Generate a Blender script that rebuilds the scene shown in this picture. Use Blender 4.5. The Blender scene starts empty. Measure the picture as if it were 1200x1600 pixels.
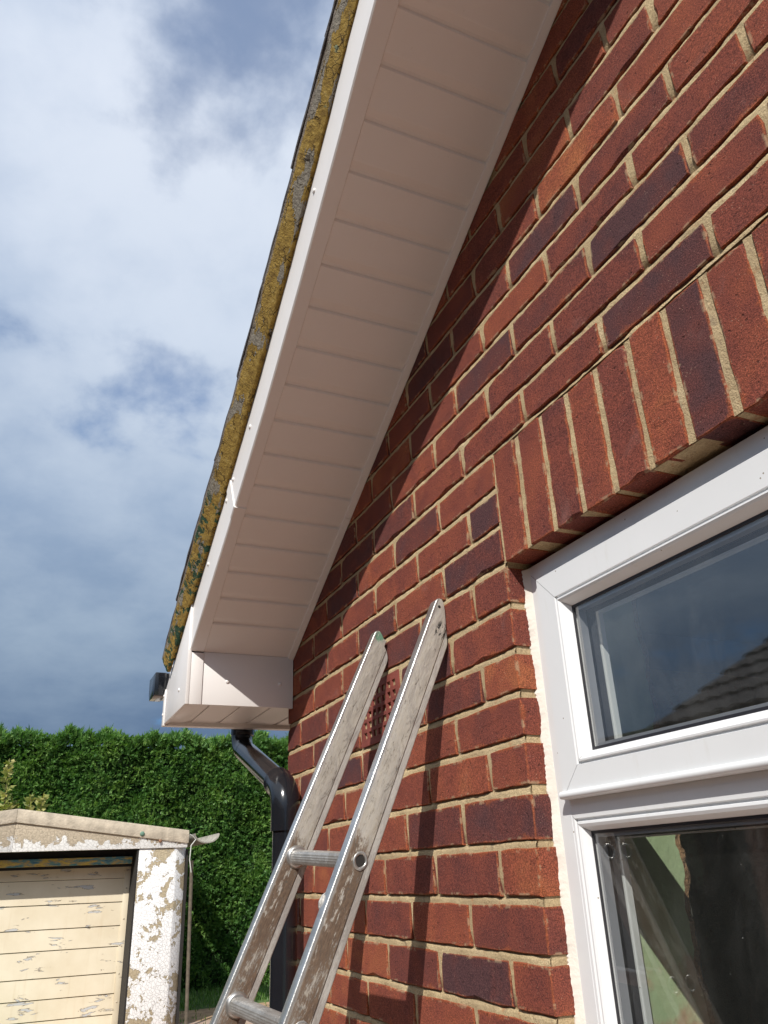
import bpy, math, random
import numpy as np
from mathutils import Vector, Matrix
random.seed(7); RNG = np.random.default_rng(7)
SC = bpy.context.scene; COL = SC.collection
GROUND = -2.085

# ------------------------------------------------------------------ camera
CAM = Vector((1.0868, -0.74226, -0.48537)); YAW, PIT, ROL, FPX = -1.1316115, 0.4298166, -0.0432172, 1224.17
def cam_axes():
    f = Vector((math.sin(YAW)*math.cos(PIT), math.cos(YAW)*math.cos(PIT), math.sin(PIT)))
    r = Vector((math.cos(YAW), -math.sin(YAW), 0)); u = r.cross(f)
    c, s = math.cos(ROL), math.sin(ROL)
    return c*r + s*u, -s*r + c*u, f
R_, U_, F_ = cam_axes()
cd = bpy.data.cameras.new('camera'); cam = bpy.data.objects.new('camera', cd); COL.objects.link(cam)
cam.matrix_world = Matrix(((R_.x, U_.x, -F_.x, CAM.x), (R_.y, U_.y, -F_.y, CAM.y), (R_.z, U_.z, -F_.z, CAM.z), (0, 0, 0, 1)))
cd.sensor_fit = 'VERTICAL'; cd.sensor_height = 24.0; cd.lens = FPX/1600*24.0
cd.clip_start = 0.02; cd.clip_end = 3000
SC.camera = cam
def project(p):
    q = Vector(p) - CAM; z = q.dot(F_)
    if z < 0.02: return None
    return 600 + FPX*q.dot(R_)/z, 800 - FPX*q.dot(U_)/z

# ------------------------------------------------------------------ sun, exposure
LDIR = Vector((-1.15, 1.0, -1.35)).normalized()
sd = bpy.data.lights.new('sun', 'SUN'); sun = bpy.data.objects.new('sun', sd); COL.objects.link(sun)
sd.energy = 5.0; sd.angle = math.radians(0.53); sd.color = (1.0, 0.955, 0.89)
sun.rotation_euler = LDIR.to_track_quat('-Z', 'Y').to_euler(); sun.location = (4, -4, 6)
SC.view_settings.view_transform = 'Standard'; SC.view_settings.look = 'None'
SC.view_settings.exposure = 0.08; SC.view_settings.gamma = 1.0
try: SC.view_settings.use_curve_mapping = False
except Exception: pass
SC.cycles.max_bounces = 7; SC.cycles.transparent_max_bounces = 10

# ------------------------------------------------------------------ node helpers
class NT:
    def __init__(s, nt): s.nt = nt; nt.nodes.clear()
    def n(s, typ, **kw):
        x = s.nt.nodes.new(typ)
        for k, v in kw.items():
            if k.startswith('i_'):
                key = k[2:]
                key = int(key) if key.isdigit() else key.replace('_', ' ')
                s.put(x, key, v)
            else: setattr(x, k, v)
        return x
    def put(s, x, key, v):
        if isinstance(v, bpy.types.NodeSocket): s.nt.links.new(v, x.inputs[key])
        elif isinstance(v, bpy.types.Node): s.nt.links.new(v.outputs[0], x.inputs[key])
        else: x.inputs[key].default_value = v
    def math(s, op, a, b=0.0, c=0.0, clamp=False):
        x = s.n('ShaderNodeMath', operation=op, use_clamp=clamp); s.put(x, 0, a); s.put(x, 1, b); s.put(x, 2, c); return x.outputs[0]
    def noise(s, vec, scale, detail=4.0, rough=0.55, dist=0.0):
        x = s.n('ShaderNodeTexNoise'); s.put(x, 'Vector', vec); x.inputs['Scale'].default_value = scale
        x.inputs['Detail'].default_value = detail; x.inputs['Roughness'].default_value = rough; x.inputs['Distortion'].default_value = dist
        return x.outputs['Fac']
    def ramp(s, fac, stops, interp='LINEAR'):
        x = s.n('ShaderNodeValToRGB'); s.put(x, 'Fac', fac); cr = x.color_ramp; cr.interpolation = interp
        while len(cr.elements) < len(stops): cr.elements.new(0.5)
        for e, (p, c) in zip(cr.elements, stops):
            e.position = p; e.color = c if len(c) == 4 else (*c, 1)
        return x.outputs['Color']
    def step(s, fac, a, b): # smooth 0..1 between a and b
        x = s.n('ShaderNodeMapRange', interpolation_type='SMOOTHSTEP'); s.put(x, 'Value', fac)
        x.inputs['From Min'].default_value = a; x.inputs['From Max'].default_value = b; return x.outputs['Result']
    def mix(s, fac, a, b, mode='MIX'):
        x = s.n('ShaderNodeMix', data_type='RGBA', blend_type=mode); s.put(x, 0, fac)
        for key, v in ((6, a), (7, b)):
            if isinstance(v, tuple): v = v if len(v) == 4 else (*v, 1)
            s.put(x, key, v)
        return x.outputs[2]
    def bump(s, h, dist=0.002, strength=1.0, normal=None):
        x = s.n('ShaderNodeBump'); s.put(x, 'Height', h); x.inputs['Distance'].default_value = dist; x.inputs['Strength'].default_value = strength
        if normal is not None: s.put(x, 'Normal', normal)
        return x.outputs['Normal']
    def scale(s, vec, v):
        x = s.n('ShaderNodeVectorMath', operation='MULTIPLY'); s.put(x, 0, vec); x.inputs[1].default_value = v; return x.outputs[0]
    def addv(s, vec, v):
        x = s.n('ShaderNodeVectorMath', operation='ADD'); s.put(x, 0, vec); s.put(x, 1, v); return x.outputs[0]
def material(name):
    m = bpy.data.materials.new(name); m.use_nodes = True; return m, NT(m.node_tree)
def finish(t, col, rough=0.6, normal=None, metal=0.0, spec=0.5, **kw):
    p = t.n('ShaderNodeBsdfPrincipled'); t.put(p, 'Base Color', col if not isinstance(col, tuple) else (*col[:3], 1))
    t.put(p, 'Roughness', rough); t.put(p, 'Metallic', metal); t.put(p, 'Specular IOR Level', spec)
    if normal is not None: t.put(p, 'Normal', normal)
    for k, v in kw.items(): t.put(p, k.replace('_', ' '), v)
    o = t.n('ShaderNodeOutputMaterial'); t.nt.links.new(p.outputs[0], o.inputs['Surface']); return p

# ------------------------------------------------------------------ world
w = bpy.data.worlds.new('World'); SC.world = w; w.use_nodes = True; t = NT(w.node_tree)
sky = t.n('ShaderNodeTexSky', sky_type='NISHITA'); sky.sun_disc = False
sky.sun_elevation = math.asin(-LDIR.z); sky.sun_rotation = math.atan2(-LDIR.x, -LDIR.y)
sky.air_density = 1.0; sky.dust_density = 0.6; sky.ozone_density = 1.5
tc = t.n('ShaderNodeTexCoord'); sep = t.n('ShaderNodeSeparateXYZ'); t.put(sep, 0, tc.outputs['Generated'])
zc = t.math('MAXIMUM', sep.outputs['Z'], 0.0)
inv = t.math('DIVIDE', 1.0, t.math('ADD', zc, 0.28))
cx = t.math('MULTIPLY', sep.outputs['X'], inv); cy = t.math('MULTIPLY', sep.outputs['Y'], inv)
cv = t.n('ShaderNodeCombineXYZ'); t.put(cv, 0, cx); t.put(cv, 1, cy); cv.inputs[2].default_value = 0.37
n1 = t.noise(t.addv(cv, (0.9, 0.35, 0.0)), 1.7, 6, 0.50, 0.1)
n2 = t.noise(t.addv(cv, (3.1, 1.7, 0.4)), 6.0, 6, 0.55, 0.1)
n3 = t.noise(t.addv(cv, (9.1, 5.7, 2.4)), 1.6, 4, 0.5)
# cloud brightness : bright overhead, slate towards the horizon
el = t.ramp(sep.outputs['Z'], [(0.0, (0.10, 0.165, 0.28)), (0.15, (0.135, 0.205, 0.32)), (0.27, (0.25, 0.34, 0.47)), (0.42, (0.36, 0.455, 0.60)), (0.60, (0.475, 0.565, 0.71)), (0.78, (0.54, 0.62, 0.755)), (0.95, (0.48, 0.56, 0.70))])
shade = t.math('ADD', t.math('MULTIPLY', n1, 1.25), t.math('MULTIPLY', n2, 0.62))
shade = t.step(shade, 0.66, 1.16)
cl = t.mix(shade, t.mix(1.0, el, (0.80, 0.85, 0.91), 'MULTIPLY'), t.mix(1.0, el, (1.30, 1.23, 1.15), 'MULTIPLY'))
gap = t.math('ADD', t.math('MULTIPLY', n3, 0.75), t.math('MULTIPLY', n2, 0.45))
gap = t.math('SUBTRACT', 1.0, t.step(gap, 0.39, 0.53))
gap = t.math('MULTIPLY', gap, 0.6)
sd_ = t.n('ShaderNodeVectorMath', operation='DOT_PRODUCT'); t.put(sd_, 0, tc.outputs['Generated']); sd_.inputs[1].default_value = tuple(-LDIR)
glowf = t.math('ADD', 1.0, t.math('MULTIPLY', t.step(sd_.outputs['Value'], -0.1, 1.0), 0.15))
gcol = t.n('ShaderNodeCombineXYZ'); t.put(gcol, 0, glowf); t.put(gcol, 1, glowf); t.put(gcol, 2, glowf)
cl = t.mix(1.0, cl, gcol, 'MULTIPLY')
skyc = t.mix(1.0, sky.outputs[0], (0.05, 0.095, 0.135), 'MULTIPLY')
col = t.mix(gap, cl, skyc)
bg = t.n('ShaderNodeBackground'); t.put(bg, 'Color', col); bg.inputs['Strength'].default_value = 1.0
out = t.n('ShaderNodeOutputWorld'); t.nt.links.new(bg.outputs[0], out.inputs['Surface'])

# ------------------------------------------------------------------ mesh helpers
def link(name, me, parent=None, mat=None, smooth=False):
    o = bpy.data.objects.new(name, me); COL.objects.link(o)
    if parent is not None: o.parent = parent
    if mat is not None and len(me.materials) == 0: me.materials.append(mat)
    if smooth: me.polygons.foreach_set('use_smooth', [True]*len(me.polygons))
    return o
def pymesh(name, v, f):
    me = bpy.data.meshes.new(name); me.from_pydata([tuple(map(float, a)) for a in v], [], f); me.update(); return me
class MB:
    def __init__(s): s.v = []; s.f = []
    def add(s, v, f):
        b = len(s.v); s.v += [tuple(a) for a in v]; s.f += [tuple(i+b for i in q) for q in f]; return s
    def box(s, x0, x1, y0, y1, z0, z1):
        return s.add([(x0,y0,z0),(x1,y0,z0),(x1,y1,z0),(x0,y1,z0),(x0,y0,z1),(x1,y0,z1),(x1,y1,z1),(x0,y1,z1)],
                     [(0,3,2,1),(4,5,6,7),(0,1,5,4),(1,2,6,5),(2,3,7,6),(3,0,4,7)])
    def prism(s, prof, a, b, close=True): # prof: function? list of 3D points start, list end
        n = len(prof); s_v = list(a) + list(b)
        f = [(i, (i+1) % n, n+(i+1) % n, n+i) for i in range(n)]
        if close: f += [tuple(range(n-1, -1, -1)), tuple(range(n, 2*n))]
        return s.add(s_v, f)
    def tube(s, path, r, seg=16, cap=True):
        path = [Vector(p) for p in path]; rs = r if isinstance(r, (list, tuple)) else [r]*len(path)
        rings = []; up = None
        for i, p in enumerate(path):
            d = (path[min(i+1, len(path)-1)] - path[max(i-1, 0)]).normalized()
            if up is None: up = d.orthogonal().normalized()
            up = (up - d*up.dot(d)).normalized(); sdv = d.cross(up)
            rings.append([p + rs[i]*(math.cos(2*math.pi*k/seg)*up + math.sin(2*math.pi*k/seg)*sdv) for k in range(seg)])
        v = [q for ring in rings for q in ring]; f = []
        for i in range(len(path)-1):
            for k in range(seg):
                a = i*seg+k; b = i*seg+(k+1) % seg; f.append((a, b, b+seg, a+seg))
        if cap: f += [tuple(range(seg-1, -1, -1)), tuple(range((len(path)-1)*seg, len(path)*seg))]
        return s.add(v, f)
    def build(s, name, mat, parent=None, smooth=False, bevel=0.0, seg=2, sharp=None):
        me = pymesh(name, s.v, s.f)
        import bmesh
        bm = bmesh.new(); bm.from_mesh(me); bmesh.ops.recalc_face_normals(bm, faces=bm.faces)
        if bevel > 0:
            es = [e for e in bm.edges if len(e.link_faces) == 2 and e.calc_face_angle(0) > math.radians(28)]
            bmesh.ops.bevel(bm, geom=es, offset=bevel, segments=seg, affect='EDGES', profile=0.5, clamp_overlap=True)
        bm.to_mesh(me); bm.free()
        o = link(name, me, parent, mat)
        if smooth or bevel > 0:
            me.polygons.foreach_set('use_smooth', [True]*len(me.polygons))
            try: me.set_sharp_from_angle(angle=math.radians(32 if sharp is None else sharp))
            except Exception: pass
        return o
def empty(name, loc=(0, 0, 0)):
    o = bpy.data.objects.new(name, None); o.location = loc; o.empty_display_size = 0.1; COL.objects.link(o); return o
def tag(o, label=None, cat=None, group=None, kind=None):
    if label: o['label'] = label
    if cat: o['category'] = cat
    if group: o['group'] = group
    if kind: o['kind'] = kind
    return o

# ------------------------------------------------------------------ materials
def mat_brick(name, joined=False):
    m, t = material(name)
    tc = t.n('ShaderNodeTexCoord'); ob = tc.outputs['Object']
    geo = t.n('ShaderNodeNewGeometry').outputs['Position']
    if joined:
        at = t.n('ShaderNodeAttribute', attribute_name='tone'); tone = at.outputs['Fac']; edge = 0.0
        rnd = tone
    else:
        oi = t.n('ShaderNodeObjectInfo'); sc = t.n('ShaderNodeSeparateColor'); t.put(sc, 0, oi.outputs['Color'])
        tone = sc.outputs[0]; L = sc.outputs[1]; H = sc.outputs[2]
        sx = t.n('ShaderNodeSeparateXYZ'); t.put(sx, 0, ob)
        dx = t.math('MINIMUM', sx.outputs[0], t.math('SUBTRACT', L, sx.outputs[0]))
        dz = t.math('MINIMUM', sx.outputs[2], t.math('SUBTRACT', H, sx.outputs[2]))
        dy = sx.outputs[1]
        med = t.math('MAXIMUM', t.math('MINIMUM', dx, dz), t.math('MINIMUM', t.math('MAXIMUM', dx, dz), dy))
        nz = t.noise(geo, 22, 4, 0.6); nzf = t.noise(geo, 120, 3, 0.6)
        wid = t.math('MULTIPLY', t.step(nz, 0.50, 0.78), 0.017)
        wid = t.math('ADD', wid, t.math('MULTIPLY', nzf, 0.005))
        edge = t.math('SUBTRACT', 1.0, t.math('DIVIDE', t.math('MAXIMUM', med, 0.0), t.math('ADD', wid, 0.0012)), clamp=True)
        edge = t.step(edge, 0.0, 0.9); rnd = oi.outputs['Random']
    big = t.noise(geo, 13, 3, 0.5, 0.4)
    tt = t.math('ADD', tone, t.math('MULTIPLY', t.math('SUBTRACT', big, 0.5), 0.85))
    base = t.ramp(tt, [(0.0, (0.330, 0.115, 0.050)), (0.22, (0.245, 0.070, 0.040)), (0.48, (0.182, 0.051, 0.036)), (0.72, (0.128, 0.040, 0.034)), (1.0, (0.078, 0.036, 0.040))])
    base = t.mix(t.math('MULTIPLY', edge, 0.7) if not joined else 0.0, base, (0.30, 0.085, 0.034))
    # sandy grain, pits and pale specks
    g1 = t.noise(geo, 430, 4, 0.8); g2 = t.noise(geo, 1100, 2, 0.6)
    gr = t.ramp(t.math('ADD', t.math('MULTIPLY', g1, 0.62), t.math('MULTIPLY', g2, 0.38)), [(0.38, (0.34, 0.32, 0.32)), (0.50, (1, 1, 1)), (0.60, (2.0, 1.85, 1.7))])
    base = t.mix(1.0, base, gr, 'MULTIPLY')
    sp = t.n('ShaderNodeTexVoronoi', feature='F1'); t.put(sp, 'Vector', geo); sp.inputs['Scale'].default_value = 210
    spk = t.math('MULTIPLY', t.math('LESS_THAN', sp.outputs['Distance'], 0.14), t.step(t.noise(geo, 35, 2), 0.50, 0.66))
    base = t.mix(t.math('MULTIPLY', spk, 0.55), base, (0.62, 0.42, 0.30))
    # faint efflorescence bloom
    pv = t.n('ShaderNodeTexVoronoi', feature='F1'); t.put(pv, 'Vector', t.addv(geo, t.scale(t.n('ShaderNodeTexNoise', i_Vector=geo, i_Scale=160.0).outputs['Color'], (0.004, 0.004, 0.004)))); pv.inputs['Scale'].default_value = 75
    pit = t.math('MULTIPLY', t.math('SUBTRACT', 1.0, t.step(pv.outputs['Distance'], 0.10, 0.19)), t.step(t.noise(geo, 24, 3), 0.50, 0.58))
    base = t.mix(t.math('MULTIPLY', pit, 0.6), base, (0.045, 0.018, 0.015))
    ef = t.step(t.noise(geo, 9, 5, 0.65, 0.5), 0.60, 0.80)
    base = t.mix(t.math('MULTIPLY', ef, 0.22), base, (0.36, 0.24, 0.22))
    if not joined:
        sme = t.math('MULTIPLY', t.math('SUBTRACT', 1.0, t.step(t.math('SUBTRACT', med, t.math('MULTIPLY', nz, 0.006)), 0.0, 0.0035)), t.step(t.noise(geo, 31, 4, 0.7), 0.53, 0.60))
        base = t.mix(t.math('MULTIPLY', sme, 0.5), base, (0.44, 0.34, 0.21))
    mo = t.step(t.noise(geo, 75, 3, 0.6, 0.8), 0.76, 0.79)
    base = t.mix(t.math('MULTIPLY', mo, 0.3), base, (0.46, 0.33, 0.20))
    h = t.math('ADD', g1, t.math('MULTIPLY', g2, 0.5))
    crs = t.math('MULTIPLY', t.step(t.noise(t.scale(geo, (18, 18, 60)), 1.0, 4, 0.7, 2.0), 0.63, 0.66), 0.8)
    h = t.math('SUBTRACT', t.math('SUBTRACT', h, crs), t.math('MULTIPLY', pit, 0.9))
    nm = t.bump(h, 0.0017, 1.0)
    nm = t.bump(t.noise(geo, 30, 2), 0.0012, 0.5, nm)
    finish(t, base, 0.82, nm, spec=0.22)
    return m
M = {}
M['brick'] = mat_brick('fired_brick'); M['brick_joined'] = mat_brick('fired_brick_joined', True)
def mat_mortar():
    m, t = material('sandy_mortar'); geo = t.n('ShaderNodeNewGeometry').outputs['Position']
    a = t.noise(geo, 420, 3, 0.7); b = t.noise(geo, 14, 4, 0.6)
    c = t.ramp(b, [(0.3, (0.43, 0.325, 0.185)), (0.6, (0.58, 0.455, 0.27)), (0.8, (0.68, 0.56, 0.37))])
    c = t.mix(1.0, c, t.ramp(a, [(0.3, (0.55, 0.52, 0.48)), (0.55, (1, 1, 1)), (0.8, (1.3, 1.28, 1.2))]), 'MULTIPLY')
    c = t.mix(t.math('MULTIPLY', t.step(t.noise(geo, 3.1, 4, 0.6), 0.42, 0.66), 0.45), c, (0.36, 0.27, 0.165))
    c = t.mix(t.math('MULTIPLY', t.step(t.noise(t.addv(geo, (7, 3, 1)), 26, 5, 0.7), 0.60, 0.68), 0.55), c, (0.20, 0.155, 0.11))
    st = t.step(t.noise(geo, 45, 3, 0.6), 0.60, 0.72)
    c = t.mix(t.math('MULTIPLY', st, 0.5), c, (0.40, 0.16, 0.07))
    nm = t.bump(t.math('ADD', a, t.noise(geo, 130, 3)), 0.0022, 1.0)
    finish(t, c, 0.9, nm, spec=0.15); return m
M['mortar'] = mat_mortar()
def mat_plain(name, col, rough=0.5, noise=0.06, scale=6, bumpd=0.0, bscale=300, metal=0.0, spec=0.5, **kw):
    m, t = material(name); geo = t.n('ShaderNodeNewGeometry').outputs['Position']
    n = t.noise(geo, scale, 5, 0.6)
    lo = tuple(c*(1-noise*2) for c in col); hi = tuple(min(1, c*(1+noise*2)) for c in col)
    c = t.ramp(n, [(0.25, lo), (0.75, hi)])
    nm = t.bump(t.noise(geo, bscale, 3), bumpd, 1.0) if bumpd else None
    finish(t, c, rough, nm, metal, spec, **kw); return m
def mat_upvc(name, col, rough, speck=0.5):
    m, t = material(name); geo = t.n('ShaderNodeNewGeometry').outputs['Position']
    n = t.noise(geo, 5, 5, 0.6)
    c = t.ramp(n, [(0.3, tuple(a*0.955 for a in col)), (0.7, col)])
    v = t.n('ShaderNodeTexVoronoi', feature='F1'); t.put(v, 'Vector', geo); v.inputs['Scale'].default_value = 55
    sp = t.math('MULTIPLY', t.math('LESS_THAN', v.outputs['Distance'], 0.07), t.math('GREATER_THAN', t.noise(geo, 20, 2), 0.56))
    c = t.mix(t.math('MULTIPLY', sp, speck), c, (0.25, 0.21, 0.16))
    st = t.step(t.noise(t.scale(geo, (30, 30, 6)), 1.0, 5, 0.7), 0.56, 0.85)
    c = t.mix(t.math('MULTIPLY', st, 0.16*speck*2), c, (0.50, 0.46, 0.38))
    ro = t.math('ADD', rough, t.math('MULTIPLY', n, 0.15))
    nm = t.bump(t.noise(geo, 7, 2), 0.0015, 0.4)
    finish(t, c, ro, nm, spec=0.5); return m
M['new_upvc'] = mat_upvc('white_cladding', (0.79, 0.76, 0.735), 0.30, 0.12)
M['old_upvc'] = mat_upvc('window_upvc', (0.71, 0.72, 0.725), 0.30, 1.0)
M['silicone'] = mat_plain('painted_sealant', (0.68, 0.63, 0.56), 0.7, 0.05, 30, 0.0008, 260)
M['gasket'] = mat_plain('black_gasket', (0.015, 0.014, 0.018), 0.45, 0.05)
M['spacer'] = mat_plain('grey_spacer', (0.30, 0.31, 0.34), 0.4, 0.05, metal=0.4)
M['black_pvc'] = mat_plain('black_pvc', (0.010, 0.011, 0.014), 0.16, 0.10, 12, 0.0, spec=0.6)
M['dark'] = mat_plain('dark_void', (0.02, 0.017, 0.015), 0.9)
M['terracotta'] = mat_plain('terracotta', (0.20, 0.046, 0.033), 0.75, 0.14, 25, 0.0012, 400)
M['concrete_drive'] = mat_plain('concrete_drive', (0.37, 0.265, 0.20), 0.9, 0.10, 1.5, 0.004, 60)
M['soil'] = mat_plain('bare_soil', (0.36, 0.24, 0.14), 0.95, 0.2, 6, 0.03, 14)
M['far_grass'] = mat_plain('grass_base', (0.07, 0.12, 0.03), 0.9, 0.2, 2, 0.02, 20)
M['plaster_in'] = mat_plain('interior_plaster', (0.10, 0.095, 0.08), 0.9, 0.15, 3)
M['tile'] = mat_plain('concrete_roof_tile', (0.055, 0.050, 0.050), 0.85, 0.25, 7, 0.004, 90)
M['rtile'] = mat_plain('weathered_tile_edge', (0.060, 0.052, 0.050), 0.9, 0.3, 25, 0.004, 120)
M['asbestos'] = mat_plain('cement_sheet', (0.33, 0.31, 0.26), 0.9, 0.2, 9, 0.004, 80)
def mat_glass():
    m, t = material('window_glass')
    gn = t.n('ShaderNodeNewGeometry'); dt = t.n('ShaderNodeVectorMath', operation='DOT_PRODUCT'); t.put(dt, 0, gn.outputs['Normal']); t.put(dt, 1, gn.outputs['Incoming'])
    fr = t.math('ADD', 0.045, t.math('MULTIPLY', t.math('POWER', t.math('SUBTRACT', 1.0, t.math('ABSOLUTE', dt.outputs['Value'])), 4.6), 0.95))
    tr = t.n('ShaderNodeBsdfTransparent'); tr.inputs['Color'].default_value = (0.97, 0.985, 0.975, 1)
    gl = t.n('ShaderNodeBsdfGlossy'); gl.inputs['Roughness'].default_value = 0.004; gl.inputs['Color'].default_value = (1, 1, 1, 1)
    geo = t.n('ShaderNodeNewGeometry').outputs['Position']
    t.put(gl, 'Normal', t.bump(t.noise(geo, 2.5, 2), 0.0008, 0.5))
    # both faces of one pane reflect: about 1.8 times one face
    mx = t.n('ShaderNodeMixShader'); t.put(mx, 0, t.math('MULTIPLY', fr, 2.5, clamp=True)); t.nt.links.new(tr.outputs[0], mx.inputs[1]); t.nt.links.new(gl.outputs[0], mx.inputs[2])
    # dust film with smears
    df = t.n('ShaderNodeBsdfDiffuse'); df.inputs['Color'].default_value = (0.75, 0.75, 0.72, 1)
    d = t.math('MULTIPLY', t.step(t.noise(t.scale(geo, (9, 9, 4)), 1.0, 6, 0.7, 0.8), 0.42, 0.85), 0.035)
    d = t.math('ADD', d, 0.006)
    v = t.n('ShaderNodeTexVoronoi', feature='F1'); t.put(v, 'Vector', geo); v.inputs['Scale'].default_value = 48
    sp = t.math('MULTIPLY', t.math('MULTIPLY', t.math('LESS_THAN', v.outputs['Distance'], 0.03), t.math('GREATER_THAN', t.noise(geo, 9, 2), 0.52)), 0.3)
    d = t.math('MAXIMUM', d, sp)
    m2 = t.n('ShaderNodeMixShader'); t.put(m2, 0, d); t.nt.links.new(mx.outputs[0], m2.inputs[1]); t.nt.links.new(df.outputs[0], m2.inputs[2])
    o = t.n('ShaderNodeOutputMaterial'); t.nt.links.new(m2.outputs[0], o.inputs['Surface']); return m
M['glass'] = mat_glass()
def mat_green_plaster():
    m, t = material('green_painted_plaster'); geo = t.n('ShaderNodeNewGeometry').outputs['Position']
    n = t.noise(t.scale(geo, (12, 12, 2.5)), 1.0, 6, 0.65); c = t.ramp(n, [(0.3, (0.44, 0.56, 0.32)), (0.7, (0.55, 0.66, 0.41))])
    b = t.step(t.math('ADD', t.noise(geo, 9, 5, 0.6), t.math('MULTIPLY', t.n('ShaderNodeSeparateXYZ', i_0=geo).outputs[2], -0.9)), 1.10, 1.22)
    c = t.mix(b, c, (0.52, 0.37, 0.24))
    finish(t, c, 0.75, t.bump(t.noise(geo, 60, 4), 0.002, 1.0)); return m
M['green_plaster'] = mat_green_plaster()
M['raw_plaster'] = mat_plain('broken_plaster', (0.34, 0.20, 0.11), 0.95, 0.25, 60, 0.005, 150)
def mat_alu(name, dirt, smudge=None):
    m, t = material(name); geo = t.n('ShaderNodeNewGeometry').outputs['Position']; tc = t.n('ShaderNodeTexCoord'); uvw = tc.outputs['UV']
    sx = t.n('ShaderNodeSeparateXYZ'); t.put(sx, 0, uvw)
    dirt_ = dirt
    side = t.step(sx.outputs[1], 0.0035, 0.009) if dirt > .9 else 1.0
    lw = t.n('ShaderNodeMath', operation='MULTIPLY'); t.put(lw, 0, side); lw.inputs[1].default_value = dirt; dirt = lw.outputs[0]  # u = metres along the stile, v = across
    along = t.scale(geo, (1.0, 1.0, 1.0))
    uvs = t.scale(uvw, (0.32, 1.0, 1.0)) if dirt_ > .9 else geo
    geo = uvs
    grain = t.noise(geo, 260, 4, 0.75); mid = t.noise(geo, 38, 6, 0.75, 0.6); lo = t.noise(geo, 9, 3, 0.5, 0.4)
    col = t.ramp(mid, [(0.3, (0.40, 0.385, 0.355)), (0.55, (0.55, 0.54, 0.52)), (0.8, (0.66, 0.66, 0.66))])
    # beige grime film
    film = t.math('MULTIPLY', t.step(t.math('ADD', t.math('MULTIPLY', mid, 0.6), t.math('MULTIPLY', grain, 0.4)), 0.26, 0.62), dirt)
    gcol = t.ramp(t.noise(geo, 70, 4, 0.7), [(0.3, (0.25, 0.215, 0.17)), (0.5, (0.355, 0.32, 0.265)), (0.75, (0.44, 0.405, 0.35))])
    col = t.mix(film, col, gcol)
    # brown paint splashes lower down
    br = t.math('ADD', t.math('MULTIPLY', lo, 1.0), t.math('MULTIPLY', t.math('SUBTRACT', sx.outputs[0], 0.52), 0.55))
    br = t.step(t.math('ADD', br, t.math('MULTIPLY', grain, 0.25)), 0.62, 0.70)
    br = t.math('MULTIPLY', br, t.step(t.noise(t.addv(geo, (3, 1, 2)), 70, 4, 0.75), 0.36, 0.46))
    br = t.math('MULTIPLY', br, dirt)
    col = t.mix(br, col, t.ramp(grain, [(0.3, (0.065, 0.040, 0.026)), (0.7, (0.165, 0.110, 0.072))]))
    # dark pits, black smudges and white scratches
    pit = t.math('MULTIPLY', t.step(t.noise(geo, 80, 6, 0.85, 1.4), 0.55, 0.63), t.math('MULTIPLY', dirt, 0.75))
    col = t.mix(pit, col, (0.085, 0.07, 0.055))
    if smudge:
        (su, sv_), scol, srad, sth = smudge
        dd = t.n('ShaderNodeVectorMath', operation='DISTANCE'); t.put(dd, 0, uvw); dd.inputs[1].default_value = (su, sv_, 0)
        near = t.math('SUBTRACT', 1.0, t.step(dd.outputs['Value'], srad*.4, srad))
        sm = t.math('MULTIPLY', t.step(t.math('ADD', t.noise(geo, 120, 4, 0.7, 1.5), t.math('MULTIPLY', near, 0.10)), sth, sth+.03), near)
        col = t.mix(sm, col, scol)
    wv = t.noise(t.scale(geo, (90, 420, 40)), 1.0, 5, 0.7, 1.0)
    scr = t.math('MULTIPLY', t.step(wv, 0.66, 0.70), t.math('MULTIPLY', dirt, 0.6))
    col = t.mix(scr, col, (0.72, 0.70, 0.66))
    metal = t.math('SUBTRACT', 0.85, t.math('MULTIPLY', t.math('MAXIMUM', film, br), 0.85), clamp=True)
    rough = t.math('ADD', 0.33, t.math('MULTIPLY', t.math('MAXIMUM', film, br), 0.35))
    hgt = t.math('ADD', grain, mid)
    if dirt_ > .9:
        rdg = t.step(sx.outputs[1], 0.0405, 0.0425); col = t.mix(t.math('MULTIPLY', rdg, 0.45), col, (0.50, 0.49, 0.47)); hgt = t.math('ADD', hgt, t.math('MULTIPLY', rdg, -2.5))
    nm = t.bump(hgt, 0.0008, 0.8)
    finish(t, col, rough, nm, metal); return m
M['alu_dirty'] = mat_alu('weathered_aluminium', 1.0); M['alu_smudged'] = mat_alu('weathered_aluminium_smudged', 1.0, ((.062, .034), (0.02, 0.02, 0.02), .026, .58)); M['alu_green'] = mat_alu('weathered_aluminium_green', 1.0, ((.012, .014), (0.12, 0.25, 0.17), .018, .50)); M['alu_clean'] = mat_alu('aluminium_rung', 0.35)
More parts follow.
